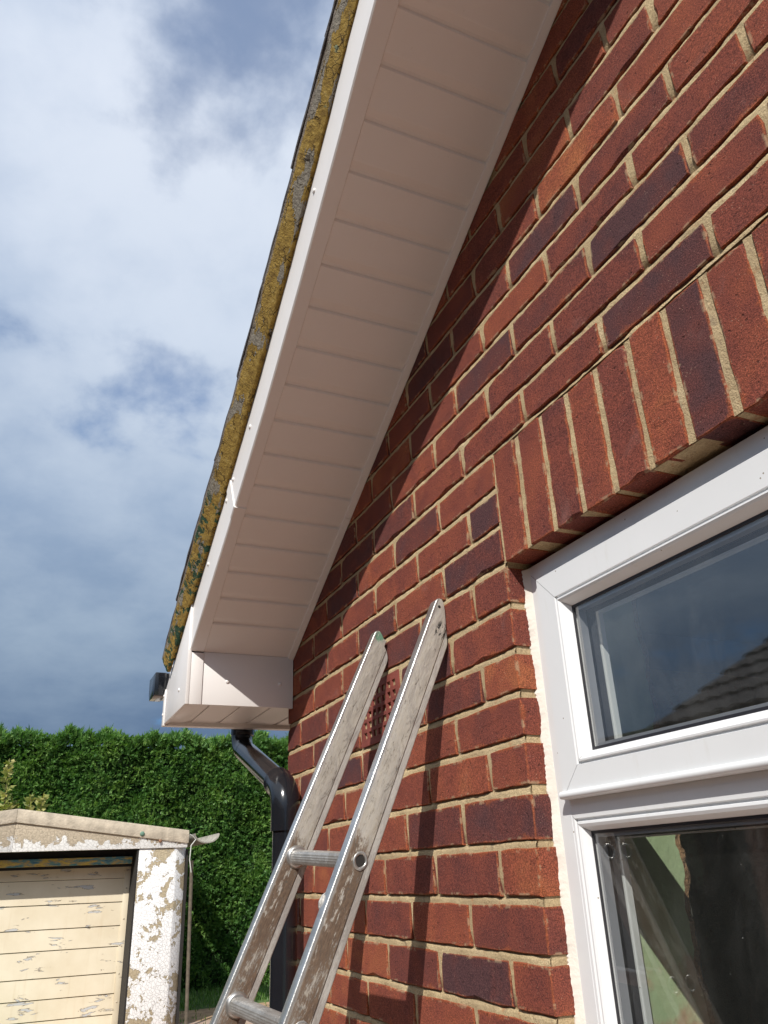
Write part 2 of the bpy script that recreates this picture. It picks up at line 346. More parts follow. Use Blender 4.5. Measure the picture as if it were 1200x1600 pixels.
def mat_verge():
    m, t = material('peeling_yellow_verge'); tc = t.n('ShaderNodeTexCoord'); uv = tc.outputs['UV']; geo = t.n('ShaderNodeNewGeometry').outputs['Position']
    sx = t.n('ShaderNodeSeparateXYZ'); t.put(sx, 0, uv)
    geo = t.scale(uv, (1.0, 0.075, 1.0)); geoL = t.scale(uv, (0.34, 0.075, 1.0))
    n = t.noise(geo, 28, 5, 0.65, 0.4); n2 = t.noise(t.addv(geoL, (5, 2, 1)), 26, 5, 0.65, 0.3)
    yel = t.ramp(t.noise(geo, 60, 4, 0.6), [(0.3, (0.17, 0.105, 0.03)), (0.55, (0.34, 0.225, 0.055)), (0.85, (0.46, 0.34, 0.13))])
    grey = t.ramp(t.noise(geo, 110, 4, 0.7), [(0.3, (0.16, 0.14, 0.11)), (0.7, (0.34, 0.31, 0.255))])
    green = t.ramp(t.noise(geo, 90, 3), [(0.3, (0.02, 0.045, 0.028)), (0.7, (0.05, 0.105, 0.06))])
    low = t.math('SUBTRACT', 1.0, t.step(sx.outputs[0], 0.10, 0.60))
    mask_grey = t.step(t.math('ADD', n2, t.math('MULTIPLY', t.math('ABSOLUTE', t.math('SUBTRACT', sx.outputs[1], 0.5)), -0.10)), 0.525, 0.535)
    c = t.mix(mask_grey, yel, grey)
    gm = t.step(t.math('ADD', n, t.math('MULTIPLY', low, 0.05)), 0.575, 0.585)
    gm = t.math('MULTIPLY', gm, t.step(low, 0.05, 0.3))
    c = t.mix(gm, c, green)
    lich = t.math('MULTIPLY', t.step(t.noise(t.addv(geo, (1, 8, 1)), 21, 4, 0.6), 0.66, 0.69), 0.8)
    c = t.mix(lich, c, (0.20, 0.27, 0.19))
    vc = t.n('ShaderNodeTexVoronoi', feature='DISTANCE_TO_EDGE'); t.put(vc, 'Vector', t.addv(t.scale(geo, (62, 62, 62)), t.scale(t.n('ShaderNodeTexNoise', i_Vector=geo, i_Scale=30.0).outputs['Color'], (1.3, 1.3, 1.3)))); vc.inputs['Scale'].default_value = 1.0
    crack = t.math('MULTIPLY', t.math('SUBTRACT', 1.0, t.step(vc.outputs['Distance'], 0.01, 0.06)), t.step(t.noise(geo, 23, 3), 0.50, 0.60))
    c = t.mix(t.math('MULTIPLY', crack, 0.8), c, (0.05, 0.035, 0.02))
    gsp = t.math('MULTIPLY', t.step(t.noise(geo, 210, 4, 0.8), 0.55, 0.62), t.step(sx.outputs[1], 0.15, 0.75))
    c = t.mix(t.math('MULTIPLY', gsp, 0.7), c, (0.09, 0.075, 0.06))
    top = t.step(t.math('ADD', sx.outputs[1], t.math('MULTIPLY', t.noise(geo, 40, 3), 0.25)), 0.84, 0.92)
    c = t.mix(top, c, t.mix(t.noise(geo, 160, 3), (0.06, 0.05, 0.045), (0.34, 0.29, 0.24)))
    h = t.math('SUBTRACT', t.math('ADD', t.math('MULTIPLY', n, 0.6), t.math('SUBTRACT', 1.0, mask_grey)), crack)
    h = t.math('ADD', h, t.math('MULTIPLY', t.noise(geo, 150, 4, 0.7), 0.8))
    finish(t, c, 0.9, t.bump(h, 0.004, 1.0), spec=0.15); return m
M['verge'] = mat_verge()
def mat_peel(name, under, amount, top=(0.80, 0.80, 0.78), sc=9.0, zbias=0.0, zmid=0.0):
    m, t = material(name); geo = t.n('ShaderNodeNewGeometry').outputs['Position']
    n = t.noise(geo, sc, 6, 0.62, 0.3); f = t.noise(geo, sc*5, 4, 0.7, 0.8)
    z = t.n('ShaderNodeSeparateXYZ', i_0=geo).outputs[2]
    q = t.math('ADD', t.math('ADD', t.math('MULTIPLY', n, 0.8), t.math('MULTIPLY', f, 0.2)), t.math('MULTIPLY', t.math('SUBTRACT', z, zmid), zbias))
    mask = t.step(q, amount, amount+0.008)
    u = t.ramp(t.noise(geo, 40, 5, 0.7), [(0.3, tuple(a*0.75 for a in under)), (0.7, tuple(a*1.15 for a in under))])
    vc = t.n('ShaderNodeTexVoronoi', feature='DISTANCE_TO_EDGE'); t.put(vc, 'Vector', t.scale(t.addv(geo, t.scale(t.n('ShaderNodeTexNoise', i_Vector=geo, i_Scale=14.0).outputs['Color'], (0.05, 0.05, 0.05))), (26, 26, 26))); vc.inputs['Scale'].default_value = 1.0
    crk = t.math('SUBTRACT', 1.0, t.step(vc.outputs['Distance'], 0.015, 0.07))
    tp = t.mix(t.math('MULTIPLY', crk, 0.16), top, tuple(a*0.45 for a in under))
    c = t.mix(mask, tp, u)
    h = t.math('SUBTRACT', t.math('MULTIPLY', t.math('SUBTRACT', 1.0, mask), 1.0), t.math('MULTIPLY', crk, 0.5))
    finish(t, c, 0.75, t.bump(h, 0.006, 1.0), spec=0.3); return m
M['peel_post'] = mat_peel('peeling_white_masonry', (0.42, 0.35, 0.235), 0.535, (0.80, 0.80, 0.79), 4.2)
M['peel_fascia'] = mat_peel('peeling_white_fascia', (0.50, 0.42, 0.31), 0.50, (0.80, 0.79, 0.76), 6.0, 1.5, -0.015)
def mat_door():
    m, t = material('flaking_cream_paint'); geo = t.n('ShaderNodeNewGeometry').outputs['Position']
    c = t.ramp(t.noise(geo, 3, 4, 0.6), [(0.3, (0.68, 0.59, 0.43)), (0.7, (0.76, 0.68, 0.52))])
    n = t.noise(t.scale(geo, (1, 3.2, 15)), 1.0, 5, 0.6, 0.3); mask = t.step(n, 0.635, 0.645)
    mk2 = t.step(n, 0.62, 0.63)
    c = t.mix(mk2, c, (0.30, 0.24, 0.17)); c = t.mix(mask, c, (0.50, 0.50, 0.49))
    dr = t.step(t.noise(t.scale(geo, (1, 14, 1.2)), 1.0, 4), 0.55, 0.8); c = t.mix(t.math('MULTIPLY', dr, 0.3), c, (0.55, 0.42, 0.24))
    finish(t, c, 0.55, t.bump(t.math('SUBTRACT', 1.0, mk2), 0.004, 1.0)); return m
M['door'] = mat_door()
def mat_headtrim():
    m, t = material('flaking_multicolour_trim'); geo = t.n('ShaderNodeNewGeometry').outputs['Position']
    n = t.noise(t.scale(geo, (1, 5, 20)), 1.0, 5, 0.7)
    c = t.ramp(n, [(0.36, (0.03, 0.10, 0.16)), (0.46, (0.10, 0.22, 0.20)), (0.52, (0.34, 0.24, 0.10)), (0.60, (0.52, 0.36, 0.06)), (0.72, (0.20, 0.12, 0.06))])
    finish(t, c, 0.8, t.bump(n, 0.01, 1.0)); return m
M['headtrim'] = mat_headtrim()
def mat_leaf(name, lo, mid, hi, bright=1.0):
    m, t = material(name); at = t.n('ShaderNodeAttribute', attribute_name='tone')
    c = t.ramp(at.outputs['Fac'], [(0.0, lo), (0.5, mid), (1.0, hi)])
    p = t.n('ShaderNodeBsdfPrincipled'); t.put(p, 'Base Color', c); p.inputs['Roughness'].default_value = 0.5; p.inputs['Specular IOR Level'].default_value = 0.35
    tl = t.n('ShaderNodeBsdfTranslucent'); t.put(tl, 'Color', t.mix(1.0, c, (1.3, 1.5, 0.6), 'MULTIPLY'))
    mx = t.n('ShaderNodeMixShader'); mx.inputs[0].default_value = 0.28; t.nt.links.new(p.outputs[0], mx.inputs[1]); t.nt.links.new(tl.outputs[0], mx.inputs[2])
    o = t.n('ShaderNodeOutputMaterial'); t.nt.links.new(mx.outputs[0], o.inputs['Surface']); return m
M['conifer'] = mat_leaf('conifer_foliage', (0.035, 0.11, 0.028), (0.092, 0.205, 0.048), (0.225, 0.355, 0.085))
M['shrub'] = mat_leaf('shrub_leaf', (0.12, 0.16, 0.04), (0.28, 0.30, 0.08), (0.45, 0.40, 0.16))
M['grass'] = mat_leaf('grass_blades', (0.05, 0.13, 0.02), (0.10, 0.22, 0.035), (0.22, 0.30, 0.08))
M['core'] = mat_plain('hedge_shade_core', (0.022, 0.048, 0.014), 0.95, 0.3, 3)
M['wood'] = mat_plain('hedge_stem', (0.10, 0.07, 0.045), 0.9, 0.2, 10)

# ------------------------------------------------------------------ ground
def struct(o): o['kind'] = 'structure'; return o
struct(MB().box(-600, 600, -600, 600, GROUND-0.5, GROUND-0.012).build('ground', M['far_grass']))
struct(MB().box(-9.0, 9.0, -9.0, 0.0, GROUND-0.2, GROUND).build('driveway', M['concrete_drive']))
struct(MB().box(-10.4, -1.6, 0.0, 9.0, GROUND-0.2, GROUND-0.004).build('garden_path', M['concrete_drive']))
struct(MB().box(-11.35, -10.4, 0.9, 3.4, GROUND-0.2, GROUND-0.001).build('soil_patch', M['soil']))

# ------------------------------------------------------------------ house frame work
ZB = {-10: -.7632, -9: -.6881, -8: -.6127, -7: -.5350, -6: -.4551, -5: -.3757, -4: -.3009, -3: -.2265, -2: -.1544, -1: -.0761, 0: 0.0, 1: .0745, 2: .1486, 3: .2232, 4: .2977, 5: .3732, 6: .4486, 7: .5188, 8: .5928, 9: .6688, 10: .7483, 11: .8215}
def zb(k):
    if k in ZB: return ZB[k]
    return ZB[-10] + (k+10)*0.0752 if k < -10 else ZB[11] + (k-11)*0.0748
FX = {(-7, 1): -2.7, (-6, 0): -4.3, (-6, 2): 2.3, (-5, -9): -2.9, (-5, -7): -2.2, (-5, 1): -3.6, (-4, -8): 4.4, (-4, -6): 1.6, (-4, 0): -5.4, (-4, 2): 1.7, (-3, -9): -4.8, (-3, -7): 1.9, (-3, -5): -2.0, (-3, -3): -2.8, (-3, 3): 5.6, (-2, -8): 5.2, (-2, -6): 5.9, (-2, -4): 4.6, (-2, -2): 9.4, (-2, 0): 2.0, (-2, 4): 1.6, (-1, -9): 8.3, (-1, -7): 3.7, (-1, -3): 0.9, (-1, -1): -3.0, (-1, 1): 2.9, (-1, 3): 1.5, (-1, 5): -4.2, (0, 4): -1.2, (0, 6): 5.3, (1, 3): -3.6, (1, 5): -8.2, (1, 7): 3.8, (2, 4): -7.5, (2, 6): 2.6, (2, 8): 5.5, (3, 3): -7.5, (3, 5): -5.3, (3, 7): -2.2, (3, 9): 7.7, (4, 4): -9.0, (4, 6): 4.6, (4, 8): 9.1, (4, 10): 13.4, (5, 3): -6.2, (5, 5): -7.0, (5, 7): -5.0, (6, 6): 2.8}
def px_(i, k): return i*0.1125 + (FX[(i, k)]/1000 if (i, k) in FX else random.uniform(-.003, .003))
XL, XR = -1.2425, 5.24; WX1 = 1.205          # house corners, window right jamb
RD = Vector((.8767, 0, .481)); RN = Vector((-.481, 0, .8767)); S0 = Vector((-1.1991, 0, .1213))
XM = (XL+XR)/2
def roofz(x): # soffit-plane height above wall at x (both slopes)
    xx = x if x <= XM else 2*XM - x
    return S0.z + (xx-S0.x)*.5487
house = empty('brick_house', (0, 0, GROUND))
tag(house, 'red brick gable end with white boarded soffit, white framed window and black downpipe', 'house')
house.location = (0, 0, 0)

# ---- brick meshes
def brick_mesh(L, H, D=0.1, seed=0, wob=0.0014, ex=6, ez=3, wear=0.35):
    r = random.Random(seed); g = 0.0
    def j(s=1.0): return r.uniform(-wob, wob)*s
    per = []
    for i in range(ex): per.append((L*i/ex, 0.0, 0, -1))
    for i in range(ez): per.append((L, H*i/ez, 1, 0))
    for i in range(ex): per.append((L-L*i/ex, H, 0, 1))
    for i in range(ez): per.append((0.0, H-H*i/ez, -1, 0))
    n = len(per); cx, cz = L/2, H/2
    inner = []; outer = []
    chips = {r.randrange(n): r.uniform(.003, .007) for _ in range(2)} if r.random() < wear else {}
    for i, (x, z, nx, nz) in enumerate(per):
        jx, jz = j(), j(1.0)
        ins = 0.0010 + abs(j(0.5)) + chips.get(i, 0)
        sx = 1 if x < cx-1e-6 else -1; sz = 1 if z < cz-1e-6 else -1
        corner = (i % (ex+ez) == 0) or (i == ex) or (i == 2*ex+ez)
        ox = x + (jx if abs(nx) or corner else 0); oz = z + (jz if abs(nz) or corner else 0)
        ix = ox + (ins*sx if (abs(nx) or corner) else 0); iz = oz + (ins*sz if (abs(nz) or corner) else 0)
        if corner: ix += 0.0007*sx; iz += 0.0007*sz; ox += .0007*sx; oz += .0007*sz
        inner.append((ix, 0.0, iz)); outer.append((ox, ins*0.85, oz))
    back = [(x, D, z) for (x, z, _, _) in per]
    v = inner + outer + back
    f = [tuple(range(n))]
    for i in range(n):
        k = (i+1) % n
        f.append((i, n+i, n+k, k)); f.append((n+i, 2*n+i, 2*n+k, n+k))
    me = pymesh('brick', v, f); me.materials.append(M['brick'])
    me.polygons.foreach_set('use_smooth', [True]*len(me.polygons))
    try: me.set_sharp_from_angle(angle=math.radians(20))
    except Exception: pass
    return me
H0 = 0.065
STR = [brick_mesh(0.215, H0, seed=i) for i in range(12)]
HDR = [brick_mesh(0.1025, H0, seed=50+i, ex=4) for i in range(6)]
SOL = [brick_mesh(0.065, 0.215, seed=90+i, ex=3, ez=6) for i in range(6)]
JG = 0.0128   # joint width
def tone_for(k, cx):
    for (kk, xx, tn) in TONES:
        if kk == k and abs(cx-xx) < 0.075: return tn
    r = random.random()
    return random.choice([.12, .2, .25]) if r < .16 else (random.uniform(.3, .62) if r < .74 else random.uniform(.66, .92))
# tones read from the photograph: (course, centre x, 0 orange .. 1 blue-purple)
TONES = [(1, -.056, .95), (0, -.11, .85), (-2, -.56, .45), (2, -.34, .75), (1, -.45, .4), (3, -.0, .5), (3, -.225, .45), (3, .225, .55), (3, .45, .85), (3, .68, .5), (4, .11, .62), (4, .34, .66), (5, .0, .88), (5, .225, .66), (5, .45, .95),
         (4, -.11, .45), (6, .11, .3), (6, .34, .66), (6, -.11, .5), (7, .0, .62), (7, .225, .9), (7, .45, .66), (8, .11, .45), (8, .34, .15), (9, .225, .2), (9, .45, .6), (10, .34, .28), (6, -.2, .1), (7, -.13, .05), (5, -.225, .55),
         (-4, -.34, .35), (-5, -.225, .35), (-6, -.11, .8), (-6, -.34, .7), (-7, -.056, .25), (-7, -.225, .6), (-8, -.11, .62), (-8, -.34, .3), (-9, -.225, .95), (-9, -.056, .4), (-3, -.225, .7), (-3, -.45, .7), (-4, -.11, .5), (-2, -.11, .45), (-1, -.056, .5), (-1, -.225, .45), (0, -.34, .35), (1, -.225, .45), (2, -.11, .42), (-1, -.45, .75), (1, -.68, .5), (2, -.56, .3)]
wall = None
class Joined:
    def __init__(s): s.v = []; s.f = []; s.t = []
    def box(s, x0, x1, y0, y1, z0, z1, tone):
        b = len(s.v); s.v += [(x0,y0,z0),(x1,y0,z0),(x1,y1,z0),(x0,y1,z0),(x0,y0,z1),(x1,y0,z1),(x1,y1,z1),(x0,y1,z1)]
        s.f += [tuple(i+b for i in q) for q in [(0,3,2,1),(4,5,6,7),(0,1,5,4),(1,2,6,5),(2,3,7,6),(3,0,4,7)]]; s.t += [tone]*8
    def build(s, name, mat, parent):
        me = pymesh(name, s.v, s.f); a = me.attributes.new('tone', 'FLOAT', 'POINT'); a.data.foreach_set('value', s.t)
        o = link(name, me, parent, mat); o['kind'] = 'stuff'; return o
# mortar sheet: weather-struck bed joints, one profile per course, wobbling along x
def mortar_sheet():
    kmin, kmax = -28, 24
    xs = list(np.arange(XL+0.004, 0.75, 0.012)) + list(np.arange(0.75, XR-.004, 0.3)) + [XR-.004]
    rows = []  # (z, y)
    for k in range(kmin, kmax):
        z = zb(k)
        rows += [(z-JG*.15, .0024), (z+JG*.28, .0036), (z+JG*.50, .0095), (z+JG*.70, .0060), (z+0.034, .0034)]
    nz = {}; rg = random.Random(3)
    def wob(i, j, a, s):
        return a*(math.sin(xs[i]*37*s+j*1.7)+math.sin(xs[i]*91*s+j*2.9)*.8+math.sin(xs[i]*211*s+j*5.3)*.6+rg.uniform(-1, 1))*.4
    vid = {}; v = []; f = []
    for j, (z, y) in enumerate(rows):
        for i, x in enumerate(xs):
            typ = j % 5
            yy = y + wob(i, j, .0016, 1.0) ; zz = z + (wob(i, j+50, .0016, .7) if typ in (1, 2) else 0)
            vid[(i, j)] = len(v); v.append((x, yy, zz))
    for j in range(len(rows)-1):
        z = rows[j][0]
        for i in range(len(xs)-1):
            xm = (xs[i]+xs[i+1])/2
            if 0.0 < xm < WX1 and zb(-16) < z < zb(3)-0.008: continue
            if z > roofz(xm)+.16: continue
            f.append((vid[(i, j)], vid[(i+1, j)], vid[(i+1, j+1)], vid[(i, j+1)]))
    return v, f
mv, mf = mortar_sheet()
wall = link('wall', pymesh('wall', mv, mf), house, M['mortar']); wall.data.polygons.foreach_set('use_smooth', [True]*len(mf))
# returns of mortar into the reveals and at the corner, and the core of the wall
mc = MB()
def slab(x0, x1, z0, z1, y0=.0065, y1=.26):
    mc.box(x0, x1, y0, y1, z0, z1)
slab(XL+.004, -.0035, GROUND, 0.0); slab(WX1+.0035, XR-.004, GROUND, 0.0)
slab(0.0, WX1, GROUND, zb(-16))
mc.box(-.0035, WX1+.0035, .0065, .100, 0.0035, zb(3)-.004)
wo = mc.build('mortar_core', M['mortar'], house)
gb = MB(); P = [(XL+.004, 0.0), (XR-.004, 0.0), (XR-.004, roofz(XR)+.13), (XM, roofz(XM)+.13), (XL+.004, roofz(XL)+.13)]
Pu = [(XL+.004, zb(3)-.004), (XR-.004, zb(3)-.004), (XM, roofz(XM)+.13)]
gb.prism(Pu, [(x, .0066, z) for x, z in [(XL+.62, zb(3)-.004), (XR-.62, zb(3)-.004), (XM, roofz(XM)+.14)]], [(x, .26, z) for x, z in [(XL+.62, zb(3)-.004), (XR-.62, zb(3)-.004), (XM, roofz(XM)+.14)]])
gb.prism([0]*4, [(XL+.004, .0067, 0.0), (-.0035, .0067, 0.0), (-.0035, .0067, zb(3)-.003), (XL+.004, .0067, roofz(XL)+.12)], [(XL+.004, .26, 0.0), (-.0035, .26, 0.0), (-.0035, .26, zb(3)-.003), (XL+.004, .26, roofz(XL)+.12)])
gb.prism([0]*3, [(XL+.004, .0068, roofz(XL)+.12), (-.0035, .0068, zb(3)-.002), (XL+.64, .0068, zb(3)+.25)], [(XL+.004, .26, roofz(XL)+.12), (-.0035, .26, zb(3)-.002), (XL+.64, .26, zb(3)+.25)])
gb.build('gable_core', M['mortar'], house)
sw = MB(); sw.box(XL+.004, XL+.25, .26, 7.0, GROUND, roofz(XL)+.02); sw.box(XR-.25, XR-.004, .26, 7.0, GROUND, roofz(XL)+.02); sw.box(XL, XR, 7.0, 7.25, GROUND, .2)
sw.build('side_wall', M['mortar'], house)

jb = Joined(); nb = 0; seen = []
def in_view(x0, x1, z0, z1, m=15):
    for (x, z) in ((x0, z0), (x1, z0), (x0, z1), (x1, z1)):
        p = project((x, 0, z))
        if p and -m < p[0] < 1200+m and -m < p[1] < 1600+m: return True
    return False
def put_brick(meshes, x, z, L, H, L0, Hh0, tone, y=None, rev=False):
    global nb
    me = random.choice(meshes)
    o = bpy.data.objects.new('brick', me); COL.objects.link(o); o.parent = wall
    y = random.uniform(-.0010, .0008) if y is None else y
    o.location = (x, y, z); o.scale = (L/L0, 1, H/Hh0)
    o.rotation_euler = (random.uniform(-.008, .008), random.uniform(-.0035, .0035), random.uniform(-.0025, .0025))
    o.color = (tone, L0, Hh0, 1); nb += 1; return o
AIRX0, AIRX1 = -.675+.005, -.45-.005
for k in range(-27, 24):
    z0 = zb(k)+JG/2; z1 = zb(k+1)-JG/2
    idx = [i for i in range(-60, 60) if (i-k) % 2 == 0]
    edges = [XL] + [px_(i, k) for i in idx if XL+.06 < i*.1125 < XR-.06] + [XR]
    segs = []
    for a, b in zip(edges[:-1], edges[1:]): segs.append((a, b))
    out = []
    opening = (-16 <= k < 0); sol = (0 <= k < 3)
    for a, b in segs:
        if opening or sol:
            lim0, lim1 = -0.0 if opening else -.0105*0, WX1
            if a < -.02 and b > -.02 and not (b < .02 and b > -.02): b2 = 0.0; out.append((a, b2, 'rev')); 
            elif a < -.02 and abs(b) <= .02: out.append((a, 0.0, 'rev'))
            elif a >= WX1-.02: out.append((a, b, ''))
            elif b > WX1+.02: out.append((WX1, b, 'rev2'))
            elif b <= -.02: out.append((a, b, ''))
        else: out.append((a, b, ''))
    for a, b, fl in out:
        x0 = a + (JG/2 if a > XL+.001 else 0); x1 = b - (JG/2 if b < XR-.001 else 0)
        if fl == 'rev' and opening: x1 = -.0 + random.uniform(-.0012, .0012)
        if fl == 'rev' and sol: x1 = -.0050
        if fl == 'rev2' and opening: x0 = WX1
        if x1-x0 < .03: continue
        if k in (-3, -2) and x0 > -.69 and x1 < -.44: continue        # air brick opening, two courses
        if k in (-3, -2):
            if x0 < AIRX0-.02 < x1: x1 = AIRX0-JG
            elif x0 < AIRX1+.02 < x1: x0 = AIRX1+JG
            if x0 > AIRX0-.02 and x1 < AIRX1+.02: continue
            if x1-x0 < .03: continue
        cxm = (x0+x1)/2; rt = max(roofz(x0), 0) if cxm < XM else roofz(x1)
        if z1 > (roofz(x0) if cxm < XM else roofz(x1)) + .17: continue
        tone = tone_for(k, cxm)
        if in_view(x0, x1, z0, z1) and not (z0 > roofz(x1)+.01):
            L = x1-x0; H = z1-z0
            if L > .16: put_brick(STR, x0, z0, L, H, .215, H0, tone)
            else: put_brick(HDR, x0, z0, L, H, .1025, H0, tone)
        else:
            jb.box(x0, x1, random.uniform(-.001, .001), .1, z0, z1, tone)
st = [.42, .42, .62, .32, .5, .30, .92, .45, .5, .8, .3, .5, .7, .4, .55, .3]
zs0, zs1 = .0025, zb(3)-JG/2
for i in range(16):
    x0 = .0008 + i*.0753 + (JG/2 if i else .003); x1 = .0008 + (i+1)*.0753 - JG/2
    x0 += random.uniform(-.001, .001); x1 += random.uniform(-.001, .001)
    if in_view(x0, x1, zs0, zs1):
        o = put_brick(SOL, x0, zs0+random.uniform(-.002, .002), x1-x0, zs1-zs0, .065, .215, st[i], y=random.uniform(-.0025, .001))
    else: jb.box(x0, x1, 0, .1, zs0, zs1, st[i])
# side wall courses round the corner
for k in range(-27, 2):
    y = .11 if k % 2 else .2225
    while y < 6.9:
        jb.box(XL, XL+.1, y, min(y+.2145, 7.0), zb(k)+JG/2, zb(k+1)-JG/2, random.uniform(.2, .8)); y += .225
jb.build('brick', M['brick_joined'], wall)
print('individual bricks', nb)
# soldier joints (mortar between soldier bricks, a touch recessed)
sj = MB(); rg = random.Random(5)
for i in range(0, 17):
    x = .0008 + i*.0753; wv = [(x-.0075+rg.uniform(-.0004, .0004), .0022+rg.uniform(-.0012, .0012), zs0+(zs1-zs0)*q/14) for q in range(15)]
    wr = [(x+.0075+rg.uniform(-.0004, .0004), .0030+rg.uniform(-.0012, .0012), zs0+(zs1-zs0)*q/14) for q in range(15)]
    sj.add(wv+wr, [(q, 15+q, 16+q, q+1) for q in range(14)])
sj.build('soldier_mortar', M['mortar'], wall, smooth=True)

# ---- air brick
ab = MB(); ax0, ax1, az0, az1 = AIRX0, AIRX1, zb(-3)+JG/2, zb(-1)-JG/2
cols, rws = 7, 5; bw, bh = (ax1-ax0), (az1-az0); mx_, mz_ = .012, .012
cw = (bw-2*mx_)/cols; ch = (bh-2*mz_)/rws; hw, hh = cw*.66, ch*.64
xsb = [ax0]; 
for c in range(cols): cxx = ax0+mx_+cw*(c+.5); xsb += [cxx-hw/2, cxx+hw/2]
xsb.append(ax1); zsb = [az0]
for r in range(rws): czz = az0+mz_+ch*(r+.5); zsb += [czz-hh/2, czz+hh/2]
zsb.append(az1); yf = -.001
for i in range(len(xsb)-1):
    for j in range(len(zsb)-1):
        if i % 2 == 1 and j % 2 == 1:
            a, b, c, d = xsb[i], xsb[i+1], zsb[j], zsb[j+1]; q = .0018; yb = .035
            ab.add([(a,yf,c),(b,yf,c),(b,yf,d),(a,yf,d),(a+q,yb,c+q),(b-q,yb,c+q),(b-q,yb,d-q),(a+q,yb,d-q)], [(0,1,5,4),(1,2,6,5),(2,3,7,6),(3,0,4,7)])
        else:
            ab.add([(xsb[i],yf,zsb[j]),(xsb[i+1],yf,zsb[j]),(xsb[i+1],yf,zsb[j+1]),(xsb[i],yf,zsb[j+1])], [(0,1,2,3)])
ab.add([(ax0,yf,az0),(ax1,yf,az0),(ax1,yf,az1),(ax0,yf,az1),(ax0,.05,az0),(ax1,.05,az0),(ax1,.05,az1),(ax0,.05,az1)], [(0,4,5,1),(1,5,6,2),(2,6,7,3),(3,7,4,0)])
ao = ab.build('air_brick', M['terracotta'], wall); ao['label'] = 'terracotta air brick with rows of square holes'
MB().box(ax0, ax1, .0062, .0064, az0, az1)
# ---- slope-frame helper: s along slope, y, h normal to it
def SP(s, y, h): v = S0 + RD*s + RN*h; return (v.x, y, v.z)
def lerp_tab(tab, s):
    if s <= tab[0][0]: return tab[0][1]
    for (a, b), (c, d) in zip(tab[:-1], tab[1:]):
        if s <= c: return b+(d-b)*(s-a)/(c-a)
    (a, b), (c, d) = tab[-2], tab[-1]; return d+(d-b)/(c-a)*(s-c)*.6
YO = [(-.4, -.320), (-.03, -.318), (.5, -.3160), (.85, -.3175), (1.16, -.3235), (1.45, -.332), (1.69, -.342), (2.5, -.356), (4.4, -.37)]
YI = [(-.4, -.275), (0, -.276), (.5, -.285), (1.0, -.287), (1.3, -.291), (1.7, -.297), (2.5, -.305), (4.4, -.32)]
P0Y = [(-.3, -.3395), (-.2, -.3385), (.1, -.331), (.445, -.3275), (.77, -.3300), (1.1, -.3345), (1.43, -.3400), (1.68, -.3475), (2.5, -.362), (4.4, -.38)]
P1Y = [(-.3, -.3560), (-.2, -.3575), (.18, -.3615), (.36, -.3640), (.72, -.3625), (1.04, -.3650), (1.37, -.3700), (1.67, -.3735), (2.5, -.382), (4.4, -.40)]
P1Y = [(a, b+.0055) for a, b in P1Y]
yo = lambda s: lerp_tab(YO, s); yi = lambda s: lerp_tab(YI, s)
SEND = (XM-S0.x)/RD.x
# soffit boards
soff = MB()
soff.prism([0]*4, [SP(-.02, -.30, .022), SP(-.02, 0.0, .022), SP(-.02, 0.0, .034), SP(-.02, -.30, .034)], [SP(SEND, -.30, .022), SP(SEND, 0.0, .022), SP(SEND, 0.0, .034), SP(SEND, -.30, .034)])
soffit = soff.build('soffit', M['new_upvc'], house)
bounds = [.0065] + [.124+.0986*j for j in range(int((SEND-.124)/.0986)+1)] + [SEND]
for a, b in zip(bounds[:-1], bounds[1:]):
    # flat plank, then a recessed tongue with a small rounded lip where the next plank starts
    g = .0058 if a > .01 else 0.0
    pr = [(a-.0005, .0085), (a-.0005, g), (a+.0060, g), (a+.021, g*.08), (a+.025, 0.0), (b-.0045, 0.0), (b-.0002, .0040), (b-.0002, .0085)]
    mb = MB(); y0a, y1a = -.004, None
    L0 = [SP(s, yi(s)-.004, h) for s, h in pr] + [SP(b-.0002, yi(b)-.004, .02), SP(a-.0005, yi(a)-.004, .02)]
    L1 = [SP(s, -.002, h) for s, h in pr] + [SP(b-.0002, -.002, .02), SP(a-.0005, -.002, .02)]
    mb.prism([0]*10, L0, L1); mb.build('soffit_board', M['new_upvc'], soffit)
# wall-side trim in two lengths
for a, b in ((-.015, .560), (.5615, SEND)):
    mb = MB(); prof = [(-.0005, .02), (-.0005, -.0055), (-.003, -.0062), (-.017, -.0045), (-.0185, -.002), (-.0185, .02)]
    mb.prism([0]*6, [SP(a, y, h) for y, h in prof], [SP(b, y, h) for y, h in prof]); mb.build('soffit_trim', M['new_upvc'], soffit)
# bargeboard in two lengths with joint cover
barge = empty('bargeboard'); barge.parent = house
def barge_piece(a, b, dy=0.0, dh=0.0, name='board', hh=.165):
    mb = MB(); n = max(2, int((b-a)/.15)+1); ss = [a+(b-a)*i/(n-1) for i in range(n)]
    rings = []
    for s in ss:
        o_, i_ = yo(s)-dy, yi(s)
        rings.append([SP(s, i_, .012-dh), SP(s, i_, -.0025-dh), SP(s, i_-.0015, -.004-dh), SP(s, o_+.003, -.004-dh), SP(s, o_, -.001-dh), SP(s, o_, hh), SP(s, o_+.012, hh), SP(s, o_+.012, .012)])
    v = [p for r in rings for p in r]; f = []
    for i in range(n-1):
        for k in range(8): f.append((i*8+k, i*8+(k+1) % 8, (i+1)*8+(k+1) % 8, (i+1)*8+k))
    f += [tuple(range(8)), tuple(range((n-1)*8, n*8))]
    mb.add(v, f); return mb.build(name, M['new_upvc'], barge, smooth=True, sharp=25)
barge_piece(.010, .527); barge_piece(.529, SEND)
barge_piece(.508, .546, .0030, .0035, 'joint_cover', .1635)
